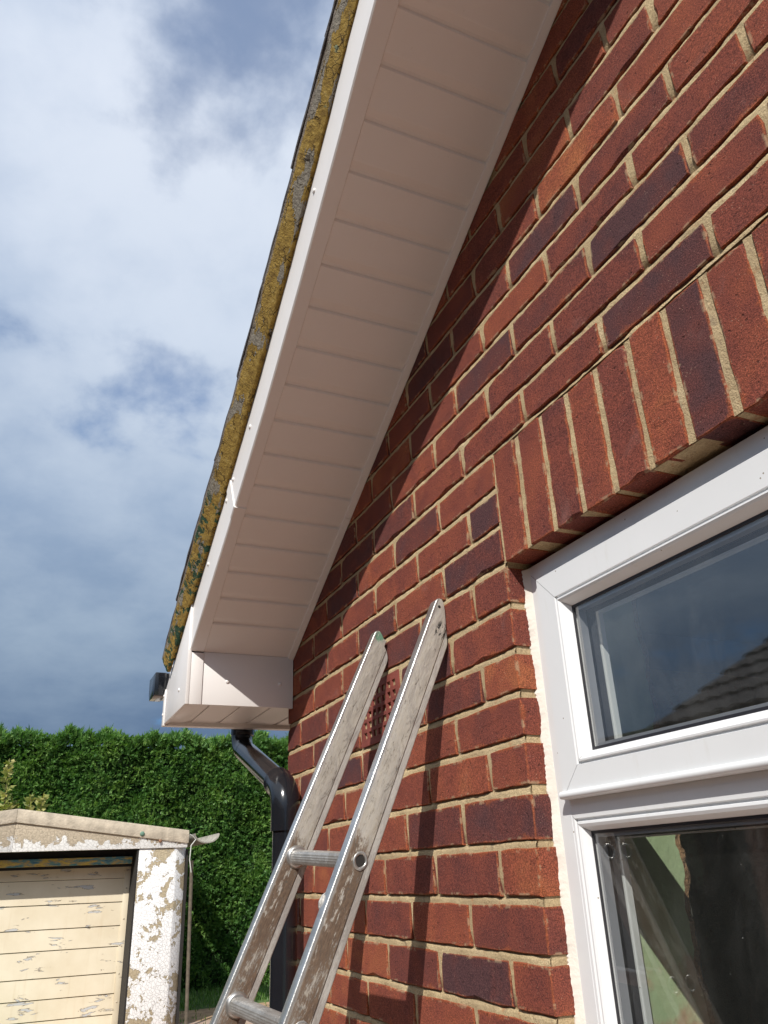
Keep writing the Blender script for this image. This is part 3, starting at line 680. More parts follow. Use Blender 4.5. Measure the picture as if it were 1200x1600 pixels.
def dome(c, nrm, r, parent, mat=None, name='screw_cap'):
    nrm = Vector(nrm).normalized(); u = nrm.orthogonal().normalized(); v_ = nrm.cross(u); v = []; f = []; K = 10
    for j, (rr, hh) in enumerate(((1, 0), (.93, .32), (.6, .55), (.0, .62))):
        for k in range(K if rr > 0 else 1):
            a = 2*math.pi*k/K; v.append(tuple(Vector(c)+r*rr*(math.cos(a)*u+math.sin(a)*v_)+nrm*r*hh))
    for j in range(2):
        for k in range(K): f.append((j*K+k, j*K+(k+1) % K, (j+1)*K+(k+1) % K, (j+1)*K+k))
    for k in range(K): f.append((2*K+k, 2*K+(k+1) % K, 3*K))
    o = MB().add(v, f).build(name, mat or M['new_upvc'], parent, smooth=True, sharp=60); return o
for s, h in ((.74, .075), (.565, .09), (.49, .095), (.27, .085), (1.33, .08), (1.9, .08), (.06, .10)):
    dome(SP(s, yo(s), h), (0, -1, 0), .0062, barge)
# verge: old painted edge, slanting outwards
def verge_mesh():
    na = 260; nw = 8; ss = [-.22 + (SEND+.22)*i/(na-1) for i in range(na)]; v = []; f = []; uv = []
    rg = random.Random(11)
    for i, s in enumerate(ss):
        y0, y1 = lerp_tab(P0Y, s), lerp_tab(P1Y, s)
        e0 = rg.uniform(-.0012, .0012); e1 = rg.uniform(-.002, .002)+.0025*math.sin(s*19)+.002*math.sin(s*47)
        prof = [(y0+.012, .119), (y0+.002, .117+e0), (y0-.002, .123+e0)]
        for q in (.2, .45, .7, .88, 1.0):
            bul = .0035*math.sin(math.pi*q)
            prof.append((y0+(y1-y0)*q-bul*.8+rg.uniform(-.0005, .0005), .125+(.176-.125)*q - bul*.4+ (e1 if q > .95 else 0)))
        prof.append((y1+.01, .182))
        for j, (y, h) in enumerate(prof): v.append(SP(s, y, h)); uv.append((s, j/(len(prof)-1)))
    n = 9
    for i in range(na-1):
        for j in range(n-1): f.append((i*n+j, i*n+j+1, (i+1)*n+j+1, (i+1)*n+j))
    f.append(tuple(range(n-1, -1, -1)))
    me = pymesh('verge_edge', v, f); ul = me.uv_layers.new(name='UVMap')
    for lp in me.loops: ul.data[lp.index].uv = uv[lp.vertex_index]
    o = link('verge', me, house, M['verge']); me.polygons.foreach_set('use_smooth', [True]*len(f)); me.set_sharp_from_angle(angle=math.radians(60)); return o
verge = verge_mesh(); verge['label'] = 'flaking yellow painted verge edge with grey and green patches'
# verge slates: thin, slightly uneven edges, each a piece
s = -.235; i = 0; rg = random.Random(2)
while s < SEND:
    L = .262; dy = rg.uniform(-.003, .003); mb = MB()
    for (la, lb, hh) in ((0, L+.02, 0.0),):
        y1a, y1b = lerp_tab(P1Y, s)-.0015+dy, lerp_tab(P1Y, s+L)-.0015+dy
        n = 6; A = []; B = []
        top = []; 
        vv = []; ff = []
        for q in range(n+1):
            sq = s + (L+.02)*q/n; yy = lerp_tab(P1Y, sq)-.0015+dy+rg.uniform(-.0018, .0018); hb = .1785+.004*(1-q/n)+rg.uniform(-.0006, .0006)
            th = .0075+rg.uniform(-.001, .001)
            vv += [SP(sq, yy, hb), SP(sq, yy-.001, hb+th), SP(sq, -.02, hb+th+.002), SP(sq, -.02, hb)]
        for q in range(n):
            for c in range(4): ff.append((q*4+c, q*4+(c+1) % 4, (q+1)*4+(c+1) % 4, (q+1)*4+c))
        ff += [(0, 1, 2, 3), tuple(n*4+c for c in (3, 2, 1, 0))]
        mb.add(vv, ff)
    mb.build('roof_tile', M['rtile'], verge); s += L; i += 1
# roof slabs
rf = MB()
rf.prism([0]*4, [SP(-.26, -.30, .176), SP(-.26, 7.4, .176), SP(-.26, 7.4, .192), SP(-.26, -.30, .192)], [SP(SEND, -.30, .176), SP(SEND, 7.4, .176), SP(SEND, 7.4, .192), SP(SEND, -.30, .192)])
def MX(p): return (2*XM-p[0], p[1], p[2])
rf.prism([0]*4, [MX(SP(-.26, -.36, .176)), MX(SP(-.26, 7.4, .176)), MX(SP(-.26, 7.4, .192)), MX(SP(-.26, -.36, .192))], [MX(SP(SEND, -.36, .176)), MX(SP(SEND, 7.4, .176)), MX(SP(SEND, 7.4, .192)), MX(SP(SEND, -.36, .192))])
rf.prism([0]*4, [MX(SP(-.2, -.33, 0.0)), MX(SP(-.2, 0, 0.0)), MX(SP(-.2, 0, .15)), MX(SP(-.2, -.33, .15))], [MX(SP(SEND, -.33, 0.0)), MX(SP(SEND, 0, 0.0)), MX(SP(SEND, 0, .15)), MX(SP(SEND, -.33, .15))])
rf.build('roof', M['tile'], house)

# ---- boxed eave end
BX, BZ, BY0 = -1.193, -.030, -.3235
eave = empty('eaves_box'); eave.parent = house
def box_plate(x0, x1, y0, y1, z0, z1, name, mat='new_upvc', bev=.0012):
    return MB().box(x0, x1, y0, y1, z0, z1).build(name, M[mat], eave, bevel=bev)
box_plate(BX-.012, BX, -.2765, -.0015, BZ, .1236, 'end_panel')
# corner cover: +x strip and its -y face which rises to the verge
z_at = lambda x, h: S0.z + (x-S0.x)*.5487 + h/.8767
cc = MB()
cc.box(BX-.010, BX+.0040, BY0+.0108, -.2770, BZ-.001, .1195)
cc.build('corner_cover', M['new_upvc'], eave, bevel=.0012)
xe = -1.535
def plate(x0, x1, y, th, h_top, zbtm, name):
    a = [(x0, y, zbtm), (x1, y, zbtm), (x1, y, z_at(x1, h_top)), (x0, y, z_at(x0, h_top))]
    b = [(p[0], p[1]+th, p[2]) for p in a]; mb = MB(); mb.prism([0]*4, a, b); return mb.build(name, M['new_upvc'], eave, bevel=.001)
plate(xe, BX+.0052, BY0, .0105, .125, BZ-.001, 'side_plate')
plate(xe-.012, xe+.014, BY0-.0035, .013, .118, BZ-.006, 'edge_trim')
dome((BX-.10, BY0, .03), (0, -1, 0), .0055, eave); dome((xe+.0, BY0-.0035, .06), (0, -1, 0), .0045, eave); dome((xe+.0, BY0-.0035, .0), (0, -1, 0), .0045, eave)
dome((BX, -.203, .040), (1, 0, 0), .0062, eave); dome((BX, -.043, .040), (1, 0, 0), .0062, eave)
# underside boards run towards the eaves
yb = [-.2745, -.240, -.148, -.056, .044, .144]
ys = [-.262] + yb[1:]
for a, b in zip(ys[:-1], ys[1:]):
    pr = [(a+.0004, .008), (a+.0004, .001), (a+.0015, 0.0), (b-.013, 0.0), (b-.011, .0032), (b-.0006, .004), (b-.0006, .008)]
    z0 = BZ+.006
    mb = MB(); mb.prism([0]*7, [(xe+.02, y, z0+h) for y, h in pr], [(BX-.013, y, z0+h) for y, h in pr]); mb.build('soffit_board', M['new_upvc'], eave)
MB().box(xe+.014, BX-.0005, BY0+.011, -.262, BZ+.003, BZ+.014).build('soffit_trim', M['new_upvc'], eave, bevel=.001)
MB().box(xe-.012, xe+.020, BY0+.0105, 7.3, BZ-.006, .16).build('eave_fascia', M['new_upvc'], eave, bevel=.0015)
MB().box(xe+.02, XL+.05, .146, 7.3, BZ+.006, BZ+.014).build('soffit', M['new_upvc'], eave)
# ---- gutter
gt = MB(); gx0, gx1, gz0, gz1 = -1.665, xe-.014, .066, .138
prof = [(gx1, gz1), (gx1, gz0+.004), (gx1-.01, gz0), (gx0+.022, gz0), (gx0+.004, gz0+.02), (gx0, gz1-.018), (gx0-.004, gz1-.016), (gx0-.004, gz1), (gx0+.006, gz1), (gx0+.008, gz0+.024), (gx0+.025, gz0+.006), (gx1-.006, gz0+.006), (gx1-.004, gz1)]
gt.prism([0]*len(prof), [(x, -.352, z) for x, z in prof], [(x, 7.3, z) for x, z in prof])
gutter = gt.build('gutter', M['black_pvc'], house)
ge = MB(); pe = [(gx1+.001, gz1+.002), (gx1+.001, gz0-.001), (gx1-.01, gz0-.003), (gx0+.020, gz0-.003), (gx0+.001, gz0+.02), (gx0-.006, gz1-.018), (gx0-.006, gz1+.002)]
ge.prism([0]*7, [(x, -.358, z) for x, z in pe], [(x, -.322, z) for x, z in pe]); ge.build('gutter_end_cap', M['black_pvc'], gutter, bevel=.002)
# ---- downpipe
PX_, PY = -1.075, -.058; PR = .0345
dp = empty('downpipe'); dp.parent = house
A_ = Vector((-1.60, -.047, .07)); B_ = Vector((-1.60, -.050, -.086)); C_ = Vector((PX_, PY, -.272)); D_ = Vector((PX_, PY, GROUND+.12))
dirn = (C_-B_).normalized()
def bend(p, d0, d1, r=.055, n=9):
    d0 = d0.normalized(); d1 = d1.normalized(); a = p - d0*r; b = p + d1*r
    return [((1-t_)**2)*a + 2*t_*(1-t_)*p + t_*t_*b for t_ in [i/n for i in range(n+1)]]
dn = Vector((0, 0, -1))
top_b = bend(B_, dn, dirn, .05); low_b = bend(C_, dirn, dn, .055)
MB().tube([A_, A_+dn*.06] + top_b + [top_b[-1]+dirn*.02], PR, 28).build('pipe_bend', M['black_pvc'], dp, smooth=True)
MB().tube([top_b[-1]+dirn*.015, low_b[0]-dirn*.0], PR-.0005, 28).build('pipe_offset', M['black_pvc'], dp, smooth=True)
MB().tube([A_+Vector((0, 0, .0)), A_+dn*.118, A_+dn*.1185, A_+dn*.121], [PR+.0045, PR+.0045, PR+.003, PR], 28).build('socket', M['black_pvc'], dp, smooth=True)
q0 = low_b[0]-dirn*.030
MB().tube([q0, q0+dirn*.0005, q0+dirn*.006, q0+dirn*.010] + low_b[1:] + [low_b[-1]+dn*.05, low_b[-1]+dn*.0505], [PR+.002, PR+.0062, PR+.0068, PR+.0045] + [PR+.0045]*(len(low_b)-1) + [PR+.0045, PR], 28).build('pipe_elbow', M['black_pvc'], dp, smooth=True, sharp=45)
MB().tube([low_b[-1]+dn*.04, D_, D_+Vector((0, -.09, -.06))], PR-.0008, 28).build('pipe', M['black_pvc'], dp, smooth=True)
for zz in (-.90, -1.65):
    mb = MB(); mb.tube([(PX_, PY, zz), (PX_, PY, zz-.03)], PR+.004, 28); mb.box(PX_-.06, PX_+.06, -.018, -.002, zz-.03, zz); mb.build('pipe_bracket', M['black_pvc'], dp, smooth=True)

# ---- window
win = empty('window'); win.parent = house; win['label'] = 'white plastic window with opening top light above a fixed lower pane'
WZ0, WZ1 = zb(-16)+.004, -.0095; WX0 = .0
def ring(x0, x1, z0, z1, prof, name, mat, parent, gap=.0004):
    # prof: (inset, y) swept round the rectangle, mitred at the corners; each side its own length
    mb = MB()
    def corner(i):
        return [(x0+i, z0+i), (x1-i, z0+i), (x1-i, z1-i), (x0+i, z1-i)]
    for sd_ in range(4):
        a = []; b = []; k2 = (sd_+1) % 4
        dx, dz = [(1, 0), (0, 1), (-1, 0), (0, -1)][sd_]
        for (i, y) in prof:
            c = corner(i); a.append((c[sd_][0]+dx*gap, y, c[sd_][1]+dz*gap)); b.append((c[k2][0]-dx*gap, y, c[k2][1]-dz*gap))
        n = len(prof); mb.add(a+b, [(q, q+1, n+q+1, n+q) for q in range(n-1)])
    return mb.build(name, mat, parent, smooth=True, sharp=20)
YF, YS = .042, .030
frame_prof = [(-.002, .12), (-.002, YF+.001), (-.001, YF), (.040, YF), (.041, YF+.002), (.041, .12)]
ring(WX0, WX1, WZ0, WZ1, frame_prof, 'frame', M['old_upvc'], win)
# transom with its bead (lower fixed light)
ZT = -.4095
low_prof = [(-.02, YF+.0005), (.0155, YF+.0005), (.017, YF+.0042), (.0195, YF+.0045), (.021, YF+.0005), (.024, YF), (.028, YF+.002), (.0335, YF+.012), (.0345, YF+.016)]
# lower light opening: outer rectangle such that the bead starts 17 mm in
lx0, lx1, lz0, lz1 = .030, WX1-.030, WZ0+.030, -.4085
ring(lx0, lx1, lz0, lz1, [(-.003, YF+.0005)]+low_prof[1:]+[(.0345, .10)], 'bead', M['old_upvc'], win)
MB().box(.041, WX1-.041, YF+.0008, .118, lz1-.001, -.3700).build('transom', M['old_upvc'], win)
# opening sash
sx0, sx1, sz0, sz1 = .0405, WX1-.0405, -.397, -.041
sash_prof = [(0, YF-.0005), (0, YS+.0025), (.002, YS), (.0455, YS), (.0468, YS+.0035), (.0492, YS+.0038), (.0505, YS-.0003), (.053, YS-.0005), (.0565, YS+.002), (.0628, YS+.014), (.0655, YS+.019), (.0655, .10)]
sash = ring(sx0, sx1, sz0, sz1, sash_prof, 'sash', M['old_upvc'], win)
MB().tube([(sx0, YS-.001, sz0+.006), (sx1, YS-.001, sz0+.006)], .0058, 12).build('drip_bead', M['old_upvc'], sash, smooth=True)
MB().box(sx0+.001, sx1-.001, YS-.0012, YS+.01, sz0+.0002, sz0+.004).build('drip_lip', M['old_upvc'], sash)
def glazing(x0, x1, z0, z1, yf, parent):
    for y in (yf, yf+.020):
        MB().add([(x0, y, z0), (x1, y, z0), (x1, y, z1), (x0, y, z1)], [(0, 1, 2, 3)]).build('pane', M['glass'], parent)
    ring(x0, x1, z0, z1, [(-.001, yf-.002), (.0035, yf-.0018), (.0040, yf-.0004)], 'gasket', M['gasket'], parent, 0)
    ring(x0, x1, z0, z1, [(.0030, yf+.003), (.0085, yf+.003), (.0085, yf+.017)], 'spacer', M['spacer'], parent, 0)
    ring(x0, x1, z0, z1, [(-.001, yf+.022), (.009, yf+.022), (.010, yf+.034), (-.001, yf+.036)], 'inner_gasket', M['gasket'], parent, 0)
    ring(x0, x1, z0, z1, [(-.001, yf+.034), (.012, yf+.037), (.012, yf+.048), (-.001, yf+.05)], 'inner_bead', M['old_upvc'], parent, 0)
glazing(sx0+.0655, sx1-.0655, sz0+.0655, sz1-.0655, .0495, sash)
glow = ring(0, 1, 0, 1, [(0, 0), (.1, 0)], 'tmp', M['gasket'], win); bpy.data.objects.remove(glow)
fixed = empty('fixed_light'); fixed.parent = win
glazing(lx0+.0345, lx1-.0345, lz0+.0345, lz1-.0345, .0580, fixed)
# sealant bead, ragged on its brick side
sv = []; sf = []; rg = random.Random(9); NS = 420
for i in range(NS):
    z = WZ0 + (WZ1-WZ0)*i/(NS-1); r1 = rg.uniform(-.0012, .0012)+.0005*math.sin(z*90)
    sv += [(-.0035, .0335+r1, z), (-.0010, .0335+r1, z), (.0015, .0355+r1*.4, z), (.0110, .0405, z), (.0125, .0425, z)]
for i in range(NS-1):
    for j in range(4): sf.append((i*5+j, i*5+j+1, (i+1)*5+j+1, (i+1)*5+j))
MB().add(sv, sf).build('sealant', M['silicone'], win, smooth=True)
MB().box(-.03, WX1+.03, -.03, .05, WZ0-.035, WZ0).build('sill', M['old_upvc'], win, bevel=.004)
MB().box(.001, WX1, .10, .26, .0005, .006).build('dark_gap_backing', M['dark'], house)  # near-black backing, shade of the gap above the frame put into its colour

# ---- room behind the window
room = empty('room'); room.parent = house
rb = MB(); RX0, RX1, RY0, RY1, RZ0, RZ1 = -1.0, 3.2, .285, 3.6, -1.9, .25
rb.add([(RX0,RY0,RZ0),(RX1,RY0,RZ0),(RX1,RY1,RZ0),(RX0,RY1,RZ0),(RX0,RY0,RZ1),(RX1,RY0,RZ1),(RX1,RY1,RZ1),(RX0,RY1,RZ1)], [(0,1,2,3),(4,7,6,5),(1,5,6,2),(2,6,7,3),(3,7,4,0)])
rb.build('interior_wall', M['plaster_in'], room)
# left reveal with ragged broken plaster edge
rv = []; NR = 130; rg = random.Random(4)
vv = []; ff = []; e2 = []
for i in range(NR):
    z = WZ0 + (WZ1+.003-WZ0)*i/(NR-1); e = .256 + .004*math.sin(z*23)+.003*math.sin(z*71)+rg.uniform(-.0022, .0022)
    vv += [(.021, .098, z), (.021, e, z)]; e2.append((z, e))
for i in range(NR-1): ff.append((2*i, 2*i+1, 2*i+3, 2*i+2))
MB().add(vv, ff).build('reveal', M['green_plaster'], room)
vv = []; ff = []
for i, (z, e) in enumerate(e2): vv += [(.0205, e, z), (.0195+rg.uniform(-.002, .0025), e+.010, z), (.012+rg.uniform(-.004, .004), e+.019, z), (-.06, .283, z)]
for i in range(NR-1):
    for j in range(3): ff.append((4*i+j, 4*i+j+1, 4*i+j+5, 4*i+j+4))
MB().add(vv, ff).build('broken_plaster', M['raw_plaster'], room)
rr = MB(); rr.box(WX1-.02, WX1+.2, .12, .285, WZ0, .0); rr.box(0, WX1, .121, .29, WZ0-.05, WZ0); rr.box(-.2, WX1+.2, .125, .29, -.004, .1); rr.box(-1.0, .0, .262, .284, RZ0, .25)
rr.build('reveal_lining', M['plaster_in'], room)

# ------------------------------------------------------------------ ladder
lad = empty('ladder', (0, 0, 0))
tag(lad, 'dirty aluminium ladder leaning against the brick wall beside the window', 'ladder')
def stile(xr, y0, z0, tan, t_end, notch=False, mat='alu_smudged'):
    ang = math.atan(tan); D = Vector((0, -math.sin(ang), -math.cos(ang))); W = Vector((0, math.cos(ang), -math.sin(ang)))
    O = Vector((0, y0, z0)); wd = .0545; tb = ((-.0025-y0) - wd*W.y)/D.y
    tw = lambda w_: ((-.0025-y0) - w_*W.y)/D.y
    out = [(t_end, 0.0), (.010, 0.0), (.004, .0015), (.0005, .006), (0.0, .011)]
    w1 = .0165; out += [(max(tw(w1), .004), w1+.001)]
    out += [(max(tw(.026), .012), .0262)]
    if notch: out += [(tw(.036)-.002, .0355), (tw(.038)+.001, .034), (tw(.042)+.0, .0345), (tw(.044)+.002, .043)]
    out += [(tb-.008, wd-.003), (tb, wd-.0006), (tb+.006, wd), (t_end, wd)]
    n = len(out); T = .0255
    a = [O+D*t_+W*w_+Vector((xr, 0, 0)) for t_, w_ in out]; b = [p-Vector((T, 0, 0)) for p in a]
    mb = MB(); mb.prism([0]*n, a, b)
    o = mb.build('stile', M[mat], lad, bevel=.0038, seg=4, sharp=40)
    me = o.data; ul = me.uv_layers.new(name='UVMap')
    for lp in me.loops:
        p = Vector(me.vertices[lp.vertex_index].co) - O - Vector((xr, 0, 0)); ul.data[lp.index].uv = (p.dot(D), p.dot(W))
    # raised back flange line on the broad face
    fl = MB(); fa = [(tb+.02, wd-.0135), (t_end, wd-.0135), (t_end, wd-.012), (tb+.02, wd-.012)]
    return O, D, W, o
tanR, tanL = .447, .460
OR, DR, WR, so1 = stile(-.2215, -.0185, .0085, tanR, 2.20)
OL, DL, WL, so2 = stile(-.5000, -.0290, .0190, tanL, 2.20, True, 'alu_green')
def on(O, D, W, x, t_, w_): return O + D*t_ + W*w_ + Vector((x, 0, 0))
k = 0; t0R = .5085; t0L = .5070
for k in range(7):
    pr_ = on(OR, DR, WR, -.2215, t0R+.2505*k, .0300); pl_ = on(OL, DL, WL, -.5000, t0L+.2600*k, .0275) if k < 2 else on(OL, DL, WL, -.5000, t0L+.26+.2505*(k-1), .0275)
    ax = (pr_-pl_).normalized(); up = Vector((0, 0, 1)); up = (up-ax*up.dot(ax)).normalized(); fw = ax.cross(up)
    # ribbed D section
    prof = []
    N = 40
    for i in range(N):
        a = 2*math.pi*i/N; r = .0140 + (.0004 if i % 2 else 0)
        c_, s_ = math.cos(a), math.sin(a); r2 = r/max(abs(c_), abs(s_))**.55
        prof.append((min(r2, .0165)*c_, min(r2, .0165)*s_*.92))
    mb = MB(); pa = pl_-Vector((.004, 0, 0)); pb = pr_-ax*.024
    mb.prism([0]*N, [pa+fw*u+up*v for u, v in prof], [pb+fw*u+up*v for u, v in prof])
    rung = mb.build('rung', M['alu_clean'], lad); 
    ul = rung.data.uv_layers.new(name='UVMap')
    # flared collars: left stile inner face, and rim on the outer face of the right stile
    m2 = MB(); c0 = pl_; m2.tube([c0+Vector((-.001, 0, 0)), c0+Vector((.0015, 0, 0)), c0+Vector((.004, 0, 0)), c0+Vector((.0065, 0, 0)), c0+Vector((.0068, 0, 0))], [.0215, .0215, .0195, .0178, .0150], 24)
    m2.build('collar', M['alu_dirty'], rung, smooth=True, sharp=50)
    m3 = MB(); vv = []; ff = []; K = 24
    for j, (rr_, xx) in enumerate(((.0152, -.0005), (.0150, .0016), (.0135, .0024), (.0112, .0020), (.0100, .0005), (.0095, -.018))):
        for q in range(K):
            a = 2*math.pi*q/K; dmd = 1 - (.10*abs(math.sin(2*a)) if j > 2 else 0)
            vv.append(tuple(pr_ + Vector((xx, 0, 0)) + rr_*dmd*(math.cos(a)*WR*.86 + math.sin(a)*DR*1.0)))
    for j in range(5):
        for q in range(K): ff.append((j*K+q, j*K+(q+1) % K, (j+1)*K+(q+1) % K, (j+1)*K+q))
    m3.add(vv, ff).build('rung_rim', M['alu_dirty'], rung, smooth=True, sharp=50)
    m4 = MB(); vv = [tuple(pr_ + Vector((.0008, 0, 0)) + .0100*(.92*math.cos(2*math.pi*q/K)*WR*.86 + math.sin(2*math.pi*q/K)*DR)) for q in range(K)]
    m4.add(vv, [tuple(range(K))]).build('rung_bore', M['dark'], rung)
# guide bracket hooked behind the right stile
gbk = MB(); c = on(OR, DR, WR, -.247, .575, .004)
for (ta, wa) in ((0, 0),):
    pts = [(-.0, .002), (.012, -.003), (.034, -.005), (.050, -.001), (.060, .008), (.060, .020), (.0, .020)]
    a = [on(OR, DR, WR, -.2475, .570+t_*.5, w_*.8) for t_, w_ in pts]; b = [p-Vector((.004, 0, 0)) for p in a]; gbk.prism([0]*len(pts), a, b)
gbk.build('guide_bracket', M['alu_clean'], lad, bevel=.001)
dome(on(OR, DR, WR, -.2215, .018, .011), (1, 0, 0), .0030, lad, M['dark'], 'rivet')

# ------------------------------------------------------------------ garage (old concrete garage, front faces +x)
GX = -10.0; gar = empty('garage', (0, 0, 0))
tag(gar, 'old garage with peeling white fascia and post and flaking cream door', 'garage')
AY, RY, LY = -.62, 1.452, -2.69
def gz(y): return .382 - abs(y-AY)*.1345   # top of fascia
fb = MB(); seg_y = [LY, AY, RY]
for (a, b) in ((LY, AY), (AY+.001, RY)):
    P4 = [(GX, a, -.102), (GX, b, -.102), (GX, b, gz(b)-.004), (GX, a, gz(a)-.004)]
    fb.prism([0]*4, P4, [(x-.06, y, z) for x, y, z in P4])
fb.build('fascia', M['peel_fascia'], gar, bevel=.006)
ft = MB()   # thicker upper board, bare
for (a, b) in ((LY-.03, AY), (AY+.001, RY+.01)):
    tb_, bb_ = 0.0, .135
    hb = lambda y: max(gz(y)-.155, -.09)
    P4 = [(GX+.022, a, hb(a)), (GX+.022, b, hb(b)), (GX+.022, b, gz(b)), (GX+.022, a, gz(a))]
    ft.prism([0]*4, P4, [(x-.021, y, z) for x, y, z in P4])
M['bare_board'] = mat_plain('bare_weathered_board', (0.50, 0.43, 0.33), 0.85, 0.16, 10, 0.006, 60)
ft.build('barge_board', M['bare_board'], gar, bevel=.005)
dome((GX+.022, .87, .07), (1, 0, 0), .03, gar, mat_plain('green_bolt', (.12, .22, .16), .7), 'bolt'); dome((GX+.022, 1.10, -.02), (1, 0, 0), .022, gar, mat_plain('rust_bolt', (.22, .11, .06), .7), 'bolt')
# right post with splayed side
pp = MB(); sec = [(GX-.02, .853), (GX-.02, 1.325), (GX-.115, 1.462), (GX-.30, 1.462), (GX-.30, .853)]
pp.prism([0]*5, [(x, y, GROUND) for x, y in sec], [(x, y, -.1035) for x, y in sec]); pp.build('post', M['peel_post'], gar, bevel=.012)
p2 = MB(); sec = [(GX-.02, -2.10), (GX-.02, -2.56), (GX-.115, -2.69), (GX-.30, -2.69), (GX-.30, -2.10)]
p2.prism([0]*5, [(x, y, GROUND) for x, y in sec], [(x, y, -.1035) for x, y in sec]); p2.build('post', M['peel_post'], gar, bevel=.012)
MB().box(GX-5, GX-.31, 1.30, 1.44, GROUND, .03).build('side_wall', M['asbestos'], gar)
MB().box(GX-5, GX-.31, LY+.02, LY+.15, GROUND, .03).build('side_wall', M['asbestos'], gar)
MB().box(GX-.30, GX-.24, -2.1, .853, -.3, -.103).build('head_shade_board', M['dark'], gar)  # near-black board, its colour stands in for fascia shadow above the head trim
MB().box(GX-.47, GX-.022, .8345, .8525, GROUND, -.104).build('jamb', M['dark'], gar)
gr_ = MB()
for (a, b) in ((LY-.1, AY), (AY, RY-.02)):
    n = 24
    va = []; 
    for i in range(n+1):
        y = a+(b-a)*i/n; z = gz(y)-.030+.016*math.sin(i*math.pi*.9)
        va.append((y, z))
    v = [(GX-.065, y, z) for y, z in va]+[(GX-5, y, z) for y, z in va]+[(GX-.065, y, z-.012) for y, z in va]+[(GX-5, y, z-.012) for y, z in va]
    m_ = n+1; f = []
    for i in range(n): f += [(i, i+1, m_+i+1, m_+i), (2*m_+i, 3*m_+i, 3*m_+i+1, 2*m_+i+1), (i, 2*m_+i, 2*m_+i+1, i+1)]
    gr_.add(v, f)
gr_.build('roof', M['asbestos'], gar, smooth=True)
# half-round cement gutter jutting out at the corner
gg = MB(); N = 14; vv = []; ff = []
cy, cz, ra, rb_ = 1.715, .062, .178, .118
for x in (GX-.02, GX-3.0):
    for (q, rr_) in ((1.0, 0), (.90, 1)):
        for i in range(N+1):
            a = math.pi + math.pi*i/N
            skew = .035*(math.cos(a))
            vv.append((x - (.10*(i/N) if x > GX-1 else 0), cy+ra*q*math.cos(a), cz+rb_*q*math.sin(a)+(.0 if rr_ == 0 else .004)))
m_ = N+1
for i in range(N): ff += [(i, i+1, 2*m_+i+1, 2*m_+i), (m_+i, 3*m_+i, 3*m_+i+1, m_+i+1), (i, m_+i, m_+i+1, i+1)]
ff += [(0, 2*m_, 3*m_, m_), (N, m_+N, 3*m_+N, 2*m_+N)]
gg.add(vv, ff).build('gutter', M['asbestos'], gar, smooth=True, sharp=60)
MB().tube([(GX+.0, 1.47, .055), (GX-.01, 1.52, .03), (GX-.02, 1.56, -.01), (GX-.0, 1.50, -.08), (GX+.01, 1.49, -.25), (GX, 1.52, -.40)], .007, 8).build('wire', mat_plain('pale_wire', (.5, .5, .46), .6), gar, smooth=True)
MB().tube([(GX-.05, 1.53, -.26), (GX-.05, 1.575, GROUND)], .022, 8).build('corner_batten', mat_plain('weathered_batten', (.11, .09, .065), .9, .2, 20), gar, smooth=True)
MB().box(GX-.30, GX-.08, 1.463, 1.49, GROUND, -.12).build('corner_batten', M['dark'], gar)
# door: jamb gap, frame, boards
door = empty('door'); door.parent = gar
DXF = GX-.45
MB().box(DXF-.06, DXF-.04, -2.1, .853, GROUND, -.10).build('door_back', M['dark'], door)
MB().box(GX-.22, GX-.17, -2.08, .800, -.268, -.182).build('head_trim', M['headtrim'], door, bevel=.006)
MB().box(DXF-.012, DXF+.012, .760, .832, GROUND+.02, -.262).build('door_stile', M['door'], door, bevel=.003)
rsc = lambda z: CAM.z+(z-CAM.z)*1.0406
zz = [rsc(q) for q in (-.264, -.434, -.698, -.955, -1.175, -1.451, -1.662, -1.87)]+[GROUND+.01]
for a, b in zip(zz[:-1], zz[1:]):
    mb = MB(); A_z, B_z = b+.004, a-.002
    sec = [(DXF+.004, A_z), (DXF+.0085, A_z+.004), (DXF-.002, B_z), (DXF-.02, B_z), (DXF-.02, A_z)]
    mb.prism([0]*5, [(x, -2.05, z+.014) for x, z in sec], [(x, .759, z) for x, z in sec]); mb.build('door_board', M['door'], door)
for zz_ in (-.55, -.9, -1.2, -1.5, -1.8): dome((DXF+.012, .795, zz_), (1, 0, 0), .010, door, M['bare_board'], 'nail_head')

# ------------------------------------------------------------------ hedge
HX = -13.35; HT = 1.74; HY0, HY1 = -7.0, 15.0
hedge = empty('hedge', (0, 0, 0)); tag(hedge, 'tall dense clipped green conifer hedge behind the garage', 'hedge')
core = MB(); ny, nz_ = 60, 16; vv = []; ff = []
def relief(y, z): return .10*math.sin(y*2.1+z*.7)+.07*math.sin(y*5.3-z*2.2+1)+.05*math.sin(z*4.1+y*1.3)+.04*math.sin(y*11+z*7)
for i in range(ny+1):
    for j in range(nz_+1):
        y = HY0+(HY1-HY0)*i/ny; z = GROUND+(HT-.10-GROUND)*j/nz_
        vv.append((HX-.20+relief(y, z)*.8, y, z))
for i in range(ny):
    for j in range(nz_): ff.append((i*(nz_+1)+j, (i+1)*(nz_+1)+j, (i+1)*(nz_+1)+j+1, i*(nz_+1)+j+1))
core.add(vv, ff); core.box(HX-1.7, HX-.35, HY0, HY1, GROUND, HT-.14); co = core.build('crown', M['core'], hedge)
stm = MB()
for i in range(35):
    y = HY0+.3+i*.62; stm.tube([(HX-.75, y, GROUND), (HX-.75+random.uniform(-.08, .08), y+random.uniform(-.1, .1), HT-.5)], [.05, .02], 7)
stm.build('trunk', M['wood'], hedge)
